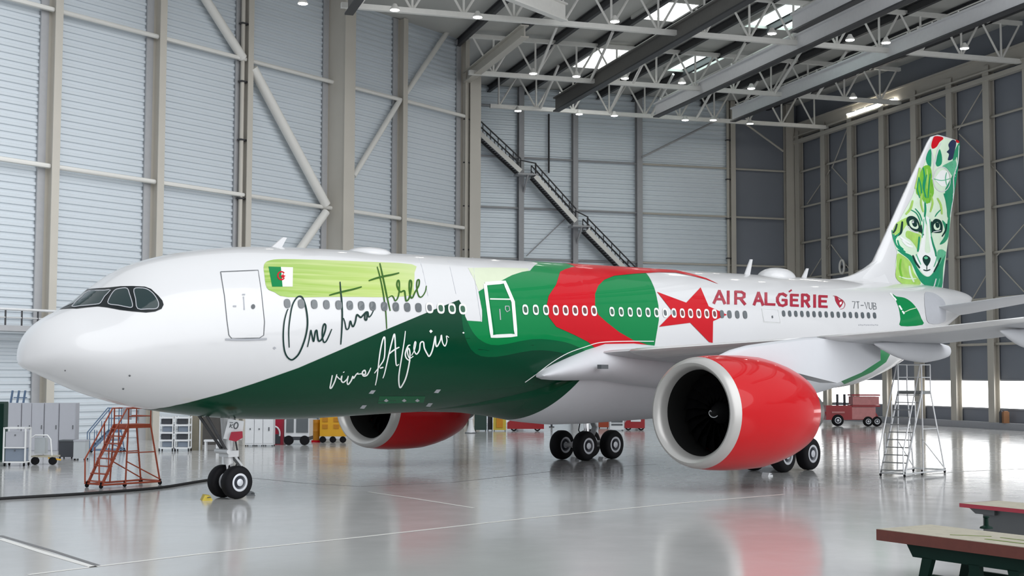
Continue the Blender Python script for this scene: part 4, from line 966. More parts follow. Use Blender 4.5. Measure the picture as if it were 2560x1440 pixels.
# loose hair strokes
for L, w_, m_ in (([(430, 560), (420, 640), (440, 720)], 5, 'fin_lime'), ([(500, 560), (520, 640), (500, 720)], 5, 'fin_lime'), ([(350, 620), (330, 690), (290, 740)], 6, 'fin_lime'), ([(560, 600), (590, 660), (600, 740)], 5, 'fin_lime'),
                  ([(400, 430), (390, 520), (410, 600)], 3, 'fin_green'), ([(470, 400), (450, 500), (455, 590)], 3, 'fin_green'), ([(520, 480), (510, 560), (495, 640)], 4, 'fin_grass'), ([(370, 690), (410, 740), (430, 800)], 3, 'fin_green'),
                  ([(215, 820), (200, 870), (180, 900)], 5, 'ink'), ([(235, 900), (210, 930), (195, 960)], 4, 'fin_green'), ([(220, 960), (235, 1010), (270, 1040)], 4, 'fin_green'), ([(260, 960), (300, 1000), (350, 1020)], 6, 'winwhite'), ([(240, 930), (280, 960), (330, 990)], 5, 'winwhite'),
                  ([(380, 1080), (395, 1120), (420, 1170)], 3, 'fin_mid'), ([(560, 1090), (550, 1140), (530, 1190)], 3, 'fin_mid'), ([(350, 1090), (375, 1150), (410, 1200)], 5, 'ink'), ([(590, 1110), (565, 1170), (530, 1235)], 4, 'ink'),
                  ([(250, 1120), (240, 1200), (260, 1290)], 5, 'fin_grass'), ([(320, 1180), (330, 1250), (360, 1320)], 5, 'fin_pale'), ([(230, 1270), (300, 1290), (380, 1290)], 3, 'fin_pale'), ([(620, 560), (640, 620), (650, 700)], 6, 'fin_green'), ([(640, 820), (630, 880), (600, 930)], 4, 'ink'),
                  ([(445, 780), (440, 860), (430, 940)], 3, 'fin_mid'), ([(495, 780), (502, 860), (510, 930)], 3, 'fin_mid'), ([(420, 830), (425, 880), (440, 920)], 5, 'ink'), ([(512, 800), (506, 850), (512, 900)], 4, 'ink')):
    fs(L, w_, m_, .0235)
# round emblem outline
for rr in (1.0,): fs([(600+72*math.cos(a), 440+105*math.sin(a)) for a in np.linspace(0, 6.3, 26)], 2.6, 'white', .024)
fp([(560, 400), (600, 360), (650, 380), (660, 440), (640, 490), (600, 500), (565, 470), (540, 440)], 'winwhite', .021)
fs([(530, 435), (600, 450), (680, 430)], 2, 'fin_mid', .026)
fs([(640, 380), (630, 430), (640, 490)], 2.5, 'fin_mid', .026)
fs([(505, 165), (525, 260), (530, 340), (515, 440)], 3, 'white', .022)
fs([(590, 130), (560, 200), (545, 280), (530, 340)], 3, 'white', .022)
fs([(745, 150), (735, 300), (700, 420), (700, 560), (670, 760)], 2.6, 'white', .022)
fin = vf.build('vertical_stabilizer', FNM, plane, smooth=40, fix=False)

# ---- tailplane
for sgn in (1, -1):
    hb_ = MB(); rg = []
    for y, x, z, ch, tk in ((.4, 51.4, 7.65, 5.6, .60), (1.6, 52.1, 7.8, 5.2, .56), (4, 53.7, 8.2, 4.2, .44), (9.6, 57.4, 9.1, 1.9, .16)):
        rg.append([(p[0], p[1], p[2]) for p in wsec((-y, x, z, ch, tk), sgn)])
    hb_.rings(rg, 0, cap0=True, cap1=True); hs = hb_.build('horizontal_stabilizer', 'fairing_grey', plane, smooth=35)
    if sgn == 1:
        b = MB(); paint_px(b, smooth_line([(2311, 735), (2325, 731), (2345, 739), (2362, 757), (2364, 790), (2358, 806), (2322, 808), (2313, 780)], 3, True), 0, .02, 10); b.build('stabilizer_apron', 'seam', plane, smooth=40, fix=False)

# ---- small roof fittings
def dome(px, py, wpx, hpx, m='white'):
    x, th = fus_px(px, py); x0 = x; L = wpx*dep(S(x, th))/FPX/.72/2; H = hpx*dep(S(x, th))/FPX; b = MB(); rg = []
    for t in np.linspace(-1, 1, 13):
        rr = max(.02, (1-abs(t)**2.6))**.6; zb = float(fz(x0+t*L)[0]+fz(x0+t*L)[1])-.12
        rg.append([(x0+t*L, .75*rr*math.cos(a), zb+(H+.2)*rr*math.sin(a)) for a in np.linspace(0, math.pi, 12)])
    b.rings(rg, 0, closed=False); return b.build('antenna_radome', m, plane, smooth=60)
dome(948, 632, 92, 7); dome(1950, 689, 96, 17)
for px, py, h_ in ((1882, 686, .75), (2028, 695, .5), (722, 621, .35)):
    x, th = fus_px(px, py); z = float(fz(x)[0]+fz(x)[1]); b = MB()
    b.prism([(x-.28, z-.08), (x+.16, z-.08), (x+.42, z+h_), (x+.26, z+h_)], -.035, .035, 0, lambda p, q: (p[0], q, p[1])); b.build('blade_antenna', 'white', plane)

# ---- landing gear
def wheel(mbr, c, r_, wd, side):
    """tyre + rim as one mesh: materials 0 tyre, 1 rim, 2 recess"""
    h = wd/2; sh = [(-h*.98, r_*.55), (-h, r_*.62), (-h, r_*.80), (-h*.86, r_*.93), (-h*.55, r_*.99), (0, r_), (h*.55, r_*.99), (h*.86, r_*.93), (h, r_*.80), (h, r_*.62), (h*.98, r_*.55)]
    mbr.lathe(sh, c, (0, 1, 0), 40)
    for s_ in (-1, 1):
        mbr.lathe([(s_*h*.98, r_*.55), (s_*h*1.0, r_*.54), (s_*h*.96, r_*.42), (s_*h*.6, r_*.40), (s_*h*.55, r_*.30), (s_*h*.98, r_*.22), (s_*h*1.05, r_*.12), (s_*h*1.05, .001)], c, (0, 1, 0), 32, mis=[1, 1, 1, 2, 2, 1, 1])
WM = ['tyre', 'rim', 'rimdark']
ng = bpy.data.objects.new('nose_gear', None); COL.objects.link(ng); ng.parent = plane
NX = 6.75
for s_ in (-1, 1):
    b = MB(); wheel(b, (NX, s_*.37, .525), .525, .38, s_); b.build('wheel', WM, ng, smooth=45, fix=False)
b = MB(); b.tube([(NX, 0, .52), (NX-.08, 0, 1.15)], .085, 14, 1); b.tube([(NX-.06, 0, 1.1), (NX-.25, 0, 2.75)], .15, 16, 0); b.tube([(NX, -.3, .525), (NX, .3, .525)], .08, 12, 0)
b.build('shock_strut', ['strut', 'chrome'], ng, smooth=45)
b = MB(); b.bar((NX+.12, 0, .62), (NX+.42, 0, 1.0), .2, .07); b.bar((NX+.42, 0, 1.0), (NX+.12, 0, 1.32), .2, .07); b.build('torque_link', 'strut', ng)
b = MB()
for y in (-.22, .22): b.tube([(NX-.1, y*.4, 1.35), (NX-1.1, y, 2.7)], .05, 10)
b.build('drag_strut', 'darksteel', ng, smooth=45)
b = MB(); b.box((NX-.05, 0, 1.42), (.4, .5, .2)); b.box((NX-.1, .1, 1.72), (.3, .3, .22)); b.tube([(NX-.3, -.35, 1.5), (NX-.3, .35, 1.5)], .08, 10); b.build('steering_collar', 'strut', ng)
b = MB(); b.tube([(NX+.1, .05, .7), (NX+.55, .3, 1.2), (NX+.35, .25, 1.9), (NX+.3, .2, 2.5)], .03, 8); b.build('hydraulic_line', 'darksteel', ng, smooth=45)
# numbered gear door panel facing the viewer
nd = bpy.data.objects.new('gear_door', None); COL.objects.link(nd); nd.parent = ng
P0 = at(585, 1072, dep((NX-.3, -.5, 2.0))); ux = _r2; uy = _u2
def dpt(x, y, l): return at(x, y, dep(P0)-l)
b = MB()
q = [(571, 1047), (610, 1053), (604, 1100), (558, 1097)]
vs = [dpt(*p, 0) for p in q]+[dpt(*p, -.06) for p in q]; b.add(vs, [(0, 1, 2, 3), (4, 7, 6, 5), (0, 4, 5, 1), (1, 5, 6, 2), (2, 6, 7, 3), (3, 7, 4, 0)]); b.build('door_panel', 'pwhite', nd)
b = MB()
def dstroke(pts, wd, l=.012): stroke_px(b, pts, wd, 0, 0, mapper=lambda p: dpt(p[0], p[1], l))
dstroke([(577, 1060), (574, 1069)], 2); dstroke([(583, 1061), (576, 1065), (581, 1070)], 2); dstroke([(574, 1056), (583, 1057)], 1.5)
dstroke([(590+5*math.cos(a)+(-math.sin(a))*1.2, 1064+7.5*math.sin(a)) for a in np.linspace(0, 6.3, 18)], 3); b.build('door_number', 'line', nd, fix=False)
b = MB(); b.add([dpt(*p, l) for l in (.02, .14) for p in ((578, 1080), (606, 1078), (607, 1094), (590, 1104), (572, 1100))], [(0, 1, 2, 3, 4), (9, 8, 7, 6, 5)]+[(i, (i+1) % 5, 5+(i+1) % 5, 5+i) for i in range(5)]); b.build('warning_streamer', 'letter', nd)
# wheel well doors
for sgn in (1, -1):
    mg = bpy.data.objects.new('main_gear', None); COL.objects.link(mg); mg.parent = plane
    XM, YM = 30.83, -5.34*sgn
    for dx in (-.99, .99):
        for dy in (-.71, .71):
            b = MB(); wheel(b, (XM+dx, YM+dy, .69), .69, .5, 1); b.build('wheel', WM, mg, smooth=45, fix=False)
        
    b = MB(); b.tube([(XM-1.05, YM, .72), (XM+1.05, YM, .72)], .15, 14)
    for dx in (-.99, .99): b.tube([(XM+dx, YM-.6, .69), (XM+dx, YM+.6, .69)], .1, 12)
    b.build('bogie_beam', 'strut', mg, smooth=45)
    b = MB(); b.tube([(XM, YM, .75), (XM-.05, YM, 1.9)], .14, 16, 1); b.tube([(XM-.05, YM, 1.7), (XM-.2, YM-.05*sgn, 4.3)], .24, 18, 0); b.build('shock_strut', ['strut', 'chrome'], mg, smooth=45)
    b = MB(); b.tube([(XM-.1, YM, 2.4), (XM-.2, YM+1.6*sgn, 3.6)], .1, 10); b.build('side_stay', 'strut', mg, smooth=45)
    b = MB(); b.bar((XM+.25, YM, .95), (XM+.6, YM, 1.5), .3, .08); b.bar((XM+.6, YM, 1.5), (XM+.25, YM, 2.0), .3, .08); b.build('torque_link', 'strut', mg)
    b = MB(); b.box((XM-.2, YM-.75*sgn, 3.1), (1.9, .06, 2.0)); b.build('gear_door', 'fairing_grey', mg)
    b = MB(); b.tube([(XM-.5, YM-.2, .95), (XM-.9, YM-.25, 1.4), (XM-.5, YM-.1, 2.2), (XM-.3, YM-.1, 3)], .03, 8); b.build('brake_hose', 'darksteel', mg, smooth=45)
# ================================================================== EQUIPMENT ON THE FLOOR
def mpp(P): return dep(P)/FPX
def gthing(name, label, cat, px, py, rz=0.0, group=None):
    P = flo(px, py); t = thing(name, label, cat, z0(P), FACE+R(rz), group); return t, mpp(P)
def caster(b, x, y, r_=.07, mi=0):
    b.tube([(x-.02, y, r_), (x+.02, y, r_)], r_, 12, mi); b.box((x, y, r_*2.2), (.05, .07, r_*1.2), mi)
def casters(t, pts, r_=.07):
    for x, y in pts: b = MB(); caster(b, x, y, r_); b.build('caster', 'tyre', t)
def step_ladder(name, label, px, py, rz, wd, h, run, plat, nst, fm, tm, rail=1.1, splay=.5, base=True, sides=True):
    """local y climbs; origin at the middle of the bottom step"""
    t, k = gthing(name, label, 'step ladder', px, py, rz); r_ = .028
    for sx in (-1, 1):
        x = sx*wd/2
        b = MB(); b.bar((x, 0, .1), (x, run, h), .05, .09); b.build('stringer', fm, t)
        b = MB(); b.tube([(x, -.1, .12), (x, -.12, 1.0), (x, run*.93, h+rail*.95), (x, run+plat, h+rail*.95), (x, run+plat, h)], r_, 8)
        b.tube([(x, run*.25, h*.25+.05), (x, run*.25, h*.25+.85)], r_*.8, 6); b.tube([(x, run*.62, h*.62), (x, run*.62, h*.62+.9)], r_*.8, 6)
        b.tube([(x, run, h), (x, run, h+rail*.95)], r_, 6); b.tube([(x, run, h+rail*.5), (x, run+plat, h+rail*.5)], r_*.8, 6); b.build('handrail', fm, t, smooth=45)
        b = MB(); b.tube([(x, run, h), (x*1.1, run-.1, .12)], r_*1.1, 8); b.build('leg', fm, t, smooth=45)
        b = MB(); b.tube([(x, run+plat, h), (x*1.35, run+plat+splay, .12)], r_*1.1, 8); b.build('leg', fm, t, smooth=45)
        b = MB(); b.tube([(x*1.1, run-.1, h*.42), (x*1.35, run+plat+splay, .2)], r_*.8, 6); b.tube([(x, run*.98, h*.55), (x*1.12, run+plat+splay*.45, h*.55)], r_*.8, 6); b.tube([(x, 0, .12), (x*1.35, run+plat+splay, .12)], r_*1.2, 8); b.build('side_brace', fm, t, smooth=45)
    b = MB(); b.box((0, run+plat/2, h-.04), (wd, plat, .14)); b.box((0, run+.02, h-.04), (wd, .06, .12)); b.build('platform', tm, t)
    b = MB(); b.tube([(-wd/2, run+plat, h+rail*.95), (wd/2, run+plat, h+rail*.95)], r_, 8); b.tube([(-wd/2, run+plat, h+rail*.5), (wd/2, run+plat, h+rail*.5)], r_*.8, 8); b.build('back_rail', fm, t, smooth=45)
    b = MB(); b.tube([(-wd*.675, run+plat+splay, .14), (wd*.675, run+plat+splay, .14)], r_*1.2, 8); b.tube([(-wd/2, 0, .14), (wd/2, 0, .14)], r_*1.3, 8); b.build('base_bar', fm, t, smooth=45)
    src = None
    for i in range(nst):
        f = (i+.5)/nst
        if src is None: b = MB(); b.box((0, 0, 0), (wd, .2, .035)); o = src = b.build('tread', tm, t)
        else: o = src.copy(); COL.objects.link(o); o.parent = t
        o.location = (0, run*f, .1+(h-.1)*f)
    casters(t, [(-wd/2, -.02), (wd/2, -.02), (-wd*.675, run+plat+splay), (wd*.675, run+plat+splay), (wd*.5, run-.1)], .075)
    return t
orange_l = step_ladder('platform_ladder', 'orange rolling platform ladder standing under the nose', 236, 1220, -38, .82, 2.15, 1.05, .95, 8, 'orange', 'orange', .62, .35)
b = MB(); b.box((.05, 1.25, 2.55), (.5, .02, .42)); b.build('notice_board', 'locker', orange_l)
step_ladder('platform_ladder', 'tall white rolling platform ladder standing at right below the wing', 2232, 1192, -40, 1.0, 3.35, 1.75, .85, 11, 'alu', 'alud', 1.15, .9)
step_ladder('platform_ladder', 'blue-grey rolling ladder half hidden behind the orange one', 226, 1131, -62, .6, 1.1, .95, .5, 4, 'steel_blue', 'steel_blue', 1.2, .15)
# lockers
src = None; txts = ['leftmost, beside the frame edge', 'second from the left', 'third from the left', 'fourth from the left', 'rightmost, beside the dark box']
for i, (a, b_) in enumerate(((11, 50), (52, 76), (77, 107), (109, 144), (146, 187))):
    P = flo((a+b_)/2, 1128); k = mpp(P); w_ = (b_-a)*k; h = 120*k
    t = thing('locker', 'pale grey steel locker, '+txts[i], 'locker', z0(P), FACE, 'row of grey lockers behind the trolleys')
    q = MB(); q.box((0, .3, h/2), (w_, .6, h)); q.build('body', 'locker', t); q = MB(); q.box((0, -.01, h/2), (w_*.93, .03, h*.96)); d = q.build('door', 'locker', t); q = MB(); q.box((w_*.36, -.04, h*.5), (.04, .03, .2)); q.build('handle', 'line', d)
P = flo(30, 1122); t = thing('leaning_ladder', 'dark blue ladder leaning up behind the grey lockers', 'ladder', z0(P), FACE); k = mpp(P)
for x in (-.35, .0, .33):
    b = MB(); b.bar((x-.35, .6, 0), (x+.12, .5, 145*k), .09); b.build('rail', 'steel_blue', t)
b = MB()
for z in (.6, 1.2, 1.8, 2.35, 2.7): b.bar((-.62+z*.16, .55, z), (.1+z*.16, .55, z), .05)
b.build('rung', 'steel_blue', t)
P = flo(-4, 1155); t = thing('tall_cabinet', 'dark green tall cabinet cut by the left frame edge', 'cabinet', z0(P), FACE); k = mpp(P)
b = MB(); b.box((0, .3, 75*k), (20*k, .5, 150*k)); b.build('body', 'gdark', t); b = MB(); b.box((0, .04, 75*k), (17*k, .03, 140*k)); b.build('door', 'bgreen', t)
# white framed trolley
t, k = gthing('parts_trolley', 'white framed trolley with blue-grey panels at the left edge', 'trolley', 35, 1166); W_, H_ = 54*k, 97*k
b = MB()
for x in (-W_/2, W_/2):
    for y in (0, .6): b.bar((x, y, .16), (x, y, H_), .06)
for z in (.18, H_-.03):
    for y in (0, .6): b.bar((-W_/2, y, z), (W_/2, y, z), .06)
    for x in (-W_/2, W_/2): b.bar((x, 0, z), (x, .6, z), .06)
b.build('frame', 'wframe', t)
for z, h, m in ((H_*.67, H_*.44, 'locker'), (H_*.30, H_*.34, 'bluegrey')):
    b = MB(); b.box((0, .3, z), (W_*.88, .5, h)); o = b.build('drawer_box', m, t); b = MB(); b.box((0, .03, z+h*.3), (.05, .03, .05)); b.build('knob', 'line', o)
b = MB(); b.bar((-W_/2, -.02, H_*.48), (W_/2, -.02, H_*.48), .05); b.build('cross_rail', 'wframe', t)
casters(t, [(-W_*.45, .02), (W_*.45, .02), (-W_*.45, .58), (W_*.45, .58)], .08)
# low cart with hoop handle
t, k = gthing('hand_cart', 'low wooden cart with white hoop handle between trolley and bins', 'cart', 108, 1162)
b = MB(); b.box((0, .3, .36), (60*k, .7, .07)); b.build('deck', 'wood', t)
b = MB(); b.tube([(-36*k, .05, .4), (-34*k, .05, 1.15), (-22*k, .05, 1.28), (8*k, .05, 1.28), (16*k, .05, 1.1), (20*k, .05, .4)], .035, 8); b.build('handle', 'wframe', t, smooth=45)
b = MB(); b.box((-12*k, .3, .82), (26*k, .4, .7)); b.build('load', 'bin', t)
b = MB(); b.bar((12*k, 0, .3), (44*k, 0, .22), .06); b.build('tow_bar', 'yellow', t)
for x in (-20*k, 24*k): b = MB(); b.lathe([(-.06, .001), (-.06, .17), (.06, .17), (.06, .001)], (x, -.02, .17), (0, 1, 0), 18); b.build('wheel', 'tyre', t)
def simple_box(name, label, cat, x0, x1, yb, yt, m, d_=.6, lid=None, feet=True, group=None):
    t, k = gthing(name, label, cat, (x0+x1)/2, yb); w_, h = (x1-x0)*k, (yb-yt)*k; f = .08 if feet else 0
    b = MB(); b.box((0, d_/2, (h+f)/2), (w_, d_, h-f)); b.build('body', m, t)
    if lid: b = MB(); b.box((0, d_/2, h-.02), (w_*1.05, d_*1.05, .06)); b.build('lid', lid, t)
    if feet: casters(t, [(-w_*.42, .06), (w_*.42, .06), (-w_*.42, d_-.06), (w_*.42, d_-.06)], .05)
    return t, k, w_, h
simple_box('storage_bin', 'charcoal storage bin left of the pale bin under the nose', 'bin', 146, 181, 1147, 1101, 'darkbox', .7, 'line')
simple_box('storage_bin', 'pale grey wheeled bin next to the orange ladder', 'bin', 183, 212, 1151, 1101, 'bin', .6, 'locker')
# shelving racks
for x0, x1, txt in ((398, 431, 'left one of the pair behind the orange ladder'), (437, 471, 'right one of the pair, nearer the nose wheel')):
    t, k = gthing('shelf_rack', 'white rolling shelf rack with dark contents, '+txt, 'rack', (x0+x1)/2, 1129); w_, h = (x1-x0)*k, 88*k
    b = MB()
    for x in (-w_/2, w_/2):
        for y in (0, .6): b.bar((x, y, .1), (x, y, h), .05)
    b.build('frame', 'wframe', t)
    for i in range(5): b = MB(); b.box((0, .3, .18+i*(h-.25)/4), (w_, .62, .09)); b.build('shelf', 'pwhite', t)
    for i in range(4): b = MB(); b.box(((-1)**i*.04, .3, .18+i*(h-.25)/4+.19), (w_*.72, .45, .26)); b.build('contents', 'darkbox' if i % 2 else 'bluegrey', t)
    casters(t, [(-w_/2, 0), (w_/2, 0), (-w_/2, .6), (w_/2, .6)], .06)
t, k, w_, h = simple_box('covered_crate', 'olive tarpaulin-covered crate left of the nose gear', 'crate', 474, 497, 1126, 1036, 'tarp', .8, None, False)
b = MB(); b.box((w_/2+.04, 0, h/2), (.06, .06, h)); b.build('edge_post', 'pwhite', t)
simple_box('covered_crate', 'dark tarpaulin-covered crate directly behind the nose gear', 'crate', 500, 548, 1112, 1036, 'net', .8, None, False)
t, k = gthing('low_bench', 'low white bench in front of the dark covered crate', 'bench', 527, 1128); w_ = 36*k
b = MB(); b.box((0, .2, 26*k), (w_, .4, .1)); b.build('seat', 'pwhite', t)
for x in (-w_*.4, w_*.4): b = MB(); b.box((x, .2, 13*k), (.08, .36, 26*k)); b.build('leg', 'pwhite', t)
for x0, x1, txt in ((612, 634, 'left of three, beside the nose gear'), (635, 656, 'middle of three'), (657, 682, 'right of three, with a black handle')):
    t, k, w_, h = simple_box('tool_cabinet', 'white tool cabinet behind the nose gear, '+txt, 'cabinet', x0, x1, 1116, 1046, 'pwhite', .7, None)
    b = MB(); b.box((0, -.01, h*.53), (w_*.92, .03, h*.84)); d = b.build('door', 'pwhite', t)
    b = MB(); b.box((.1*w_, -.04, h*.62), (.06, .05, .2 if x0 == 657 else .08)); b.build('handle', 'line', d)
t, k, w_, h = simple_box('hose_box', 'dark red box with a white hose arc right of the white cabinets', 'box', 684, 709, 1112, 1046, 'letter', .8, None, False)
b = MB(); b.tube([(-.25+.32*math.cos(a)*1.0, -.04, .75*h*.55+.42*math.sin(a)) for a in np.linspace(2.9, -.3, 12)], .05, 8); b.build('hose', 'pwhite', t, smooth=45)
b = MB(); b.box((-.1, -.02, h*.22), (w_*.7, .05, h*.36)); b.build('opening', 'darkbox', t)
# white service vehicle
t, k = gthing('service_vehicle', 'white service vehicle with dark windows left of the yellow equipment', 'vehicle', 741, 1113); w_ = 62*k
b = MB(); b.box((0, .8, .95), (w_, 1.5, .95)); b.prism([(-w_/2+.02, 1.4), (w_/2, 1.4), (w_/2-.08, 2.0), (-w_/2+.25, 2.0)], .1, 1.5, 0, lambda p, q: (p[0], q, p[1])); b.build('body', 'pwhite', t)
for x0, x1 in ((-.42, -.12), (-.02, .46)): b = MB(); b.box(((x0+x1)/2*w_, .03, 1.12), ((x1-x0)*w_, .06, .82)); b.build('window', 'winglass', t)
b = MB(); b.box((0, .8, .38), (w_*1.02, 1.5, .2)); b.build('bumper', 'darkbox', t)
for x in (-w_*.32, w_*.32): b = MB(); b.lathe([(-.1, .001), (-.1, .27), (.1, .27), (.1, .001)], (x, .1, .27), (0, 1, 0), 20); b.build('wheel', 'tyre', t)
# yellow equipment
t, k = gthing('ground_power_unit', 'yellow ground power unit under the fuselage left of the far engine', 'machine', 832, 1107); w_ = 66*k
b = MB(); b.box((0, .6, .95), (w_, 1.2, 1.15)); b.build('housing', 'yellow', t)
for x, z in ((-.3, 1.35), (.12, 1.35), (-.3, .95), (.12, .95), (.36, 1.1)): b = MB(); b.box((x*w_, -.02, z), (w_*.2, .05, .24)); b.build('vent', 'amber', t)
b = MB(); b.box((0, .6, .3), (w_*1.02, 1.2, .14)); b.build('chassis', 'pwhite', t)
for x in (-w_*.38, 0, w_*.38): b = MB(); b.lathe([(-.08, .001), (-.08, .19), (.08, .19), (.08, .001)], (x, .05, .19), (0, 1, 0), 18); b.build('wheel', 'tyre', t)
t, k = gthing('oil_drum', 'amber oil drum standing left of the yellow power unit', 'drum', 789, 1106)
b = MB(); r_ = 9*k; b.lathe([(0, .001), (0, r_), (.5, r_), (.52, r_*1.04), (.56, r_*1.04), (.58, r_), (1.0, r_), (1.02, r_*1.04), (1.06, r_), (1.2, r_), (1.2, .001)], (0, .3, .12), (0, 0, 1), 24); b.build('drum', 'amber', t, smooth=40)
b = MB(); b.box((0, .3, .06), (2.4*r_, 2.4*r_, .12)); b.build('pallet', 'red', t)
# beyond the far engine
t, k = gthing('marker_cone', 'white marker cone at the rear of the far engine', 'cone', 1177, 1083)
b = MB(); b.lathe([(.05, .32), (.4, .2), (.95, .12), (1.0, .17), (1.25, .17), (1.3, .02)], (0, 0, 0), (0, 0, 1), 20); b.build('cone', 'pwhite', t, smooth=40); b = MB(); b.box((0, 0, .03), (.8, .6, .06)); b.build('base', 'line', t)
simple_box('equipment_box', 'dark green equipment box right of the white marker cone', 'box', 1186, 1216, 1078, 1034, 'gdark', 1.0, 'bluegrey')
simple_box('equipment_box', 'narrow black equipment box left of the yellow cabinet', 'box', 1219, 1231, 1077, 1034, 'darkbox', .8)
t, k, w_, h = simple_box('warning_cabinet', 'pale yellow cabinet with an orange front beside the red tow tractor', 'cabinet', 1233, 1265, 1078, 1034, 'chock', .8, None)
b = MB(); b.box((0, -.03, h*.5), (w_*.5, .05, h*.6)); b.build('door', 'amber', t)
def tug(px0, px1, py, label, hpx, grp=None):
    t, k = gthing('tow_tractor', label, 'tractor', (px0+px1)/2, py); L = (px1-px0)*k; h = hpx*k
    b = MB(); b.prism([(-L/2, .16), (L/2, .16), (L/2, h*.85), (L*.1, h*.95), (-L*.3, h*.9), (-L/2, h*.55)], 0, 1.6, 0, lambda p, q: (p[0], q, p[1])); b.build('body', 'tugred', t)
    b = MB(); b.box((.05*L, -.02, h*.72), (L*.5, .05, .16)); b.build('stripe', 'pwhite', t)
    b = MB(); b.box((.3*L, .8, h*.98), (L*.25, 1.2, .12)); b.build('seat', 'darkbox', t)
    for x in (-L*.32, L*.32): b = MB(); wheel(b, (x, .14, .24), .24, .25, 1); b.build('wheel', WM, t, smooth=45, fix=False)
    return t
tug(1268, 1360, 1078, 'red tow tractor between the far engine and the main wheels', 38)
tug(1562, 1612, 1076, 'red tow tractor just left of the big engine inlet', 34)
t, k = gthing('service_post', 'thin dark post standing left of the main wheels', 'post', 1379, 1068); b = MB(); b.tube([(0, 0, .05), (0, 0, 1.0)], .08, 10); b.build('pole', 'darkbox', t); b = MB(); b.box((0, 0, .03), (.4, .4, .06)); b.build('base', 'darkbox', t)
simple_box('equipment_box', 'orange-red equipment box behind the main wheels', 'box', 1497, 1522, 1071, 1043, 'orange', .8)
t, k, w_, h = simple_box('battery_cart', 'white cart with dark slots behind the main wheels', 'cart', 1525, 1560, 1077, 1043, 'pwhite', 1.0, None)
for z in (.45, .68): b = MB(); b.box((0, -.02, h*z), (w_*.8, .04, h*.12)); b.build('slot', 'line', t)
# red tractor with mesh cage at right
t, k = gthing('airport_tractor', 'dark red tractor with a pale mesh cage at right behind the big engine', 'tractor', 2132, 1066); 
X = lambda px: (px-2132)*k
Zz = lambda py: (1066-py)*k
b = MB(); b.box(((X(2066)+X(2131))/2, .9, (Zz(1014)+Zz(1050))/2), (X(2131)-X(2066), 1.7, Zz(1014)-Zz(1050))); b.prism([(X(2062), Zz(1030)), (X(2070), Zz(1050)), (X(2200), Zz(1050)), (X(2200), Zz(1046)), (X(2190), Zz(1030))], .1, 1.7, 0, lambda p, q: (p[0], q, p[1])); b.build('body', 'tugred', t)
b = MB(); b.box(((X(2131)+X(2190))/2, .85, (Zz(1018)+Zz(1048))/2), (X(2190)-X(2131), 1.6, Zz(1018)-Zz(1048))); b.build('side_mesh', 'tugpink', t)
b = MB(); b.box(((X(2134)+X(2200))/2, .85, (Zz(990)+Zz(1014))/2), (X(2200)-X(2134), 1.4, Zz(990)-Zz(1014)-.1)); b.build('cage_mesh', 'tugpink', t)
b = MB(); b.box(((X(2132)+X(2202))/2, .85, Zz(988)), (X(2202)-X(2132), 1.6, .12)); b.box(((X(2132)+X(2202))/2, .85, Zz(1015)), (X(2202)-X(2132), 1.6, .14)); b.build('cage_frame', 'tugred', t)
for px in (2100, 2118): b = MB(); b.tube([(X(px), .8, Zz(1016)), (X(px), .8, Zz(986))], .1, 10); b.build('exhaust_stack', 'darkbox', t)
b = MB(); b.box((X(2096), -.0, Zz(1031)), (X(2112)-X(2080), .06, .12)); b.build('badge_stripe', 'tugpink', t)
for px, rr in ((2095, .48), (2171, .40), (2193, .40)): b = MB(); wheel(b, (X(px), .12, rr), rr, .35, 1); b.build('wheel', WM, t, smooth=45, fix=False)
# on the kerb of the right wall
P = onR(2514, 1040, .7); t = thing('cardboard_box', 'brown box standing on the kerb of the right wall', 'box', z0(P, .52), FACE); b = MB(); b.box((0, 0, .42), (.42, .4, .84)); b.build('body', 'brown', t); b = MB(); b.box((0, 0, .86), (.3, .3, .1)); b.build('lid', 'brown', t)
P = onR(2503, 1040, .7); t = thing('fire_extinguisher', 'black extinguisher standing left of the brown box on the kerb', 'extinguisher', z0(P, .52), FACE); b = MB(); b.lathe([(0, .001), (0, .15), (.8, .15), (.95, .06), (1.05, .05), (1.05, .001)], (0, 0, 0), (0, 0, 1), 16); b.build('cylinder', 'darkbox', t, smooth=40); b = MB(); b.box((.05, 0, 1.08), (.2, .05, .06)); b.build('valve', 'line', t)
# cable and chocks
pts = [flo(*p) for p in ((-160, 1262), (0, 1250), (100, 1244), (200, 1238), (300, 1231), (400, 1222), (470, 1211), (520, 1203), (560, 1199))]
b = MB(); b.tube([(p[0], p[1], .045) for p in smooth_line(pts, 4)], .045, 8); tag(b.build('ground_cable', 'hose', None, smooth=60), 'thick black cable lying on the floor from the left edge to the nose wheels', 'cable')
def chock(px, py, label, m, rz=0, s=1.0, name='wheel_chock'):
    P = flo(px, py); t = thing(name, label, 'chock', z0(P), FACE+R(rz)); b = MB()
    b.prism([(-.16*s, .0), (.16*s, 0), (.1*s, .14*s), (-.08*s, .17*s)], -.25*s, .25*s, 0, lambda p, q: (p[0], q, p[1])); b.build('wedge', m, t); b = MB(); b.tube([(.0, -.27*s, .1*s), (.05, -.36*s, .12*s), (.1, -.27*s, .1*s)], .015, 6); b.build('rope_handle', 'line', t)
chock(516, 1250, 'yellow wheel chock in front of the nose wheels', 'chock', 20, 1.0); chock(626, 1238, 'dark grey wheel chock behind the nose wheels', 'line', 20, .8)
chock(1437, 1150, 'white wheel chock between the far main wheels, left one', 'pwhite', 30, .8); chock(1506, 1149, 'white wheel chock between the far main wheels, right one', 'pwhite', 30, .8); chock(1918, 1190, 'white wheel chock between the near main wheels under the big engine', 'pwhite', 30, .8)
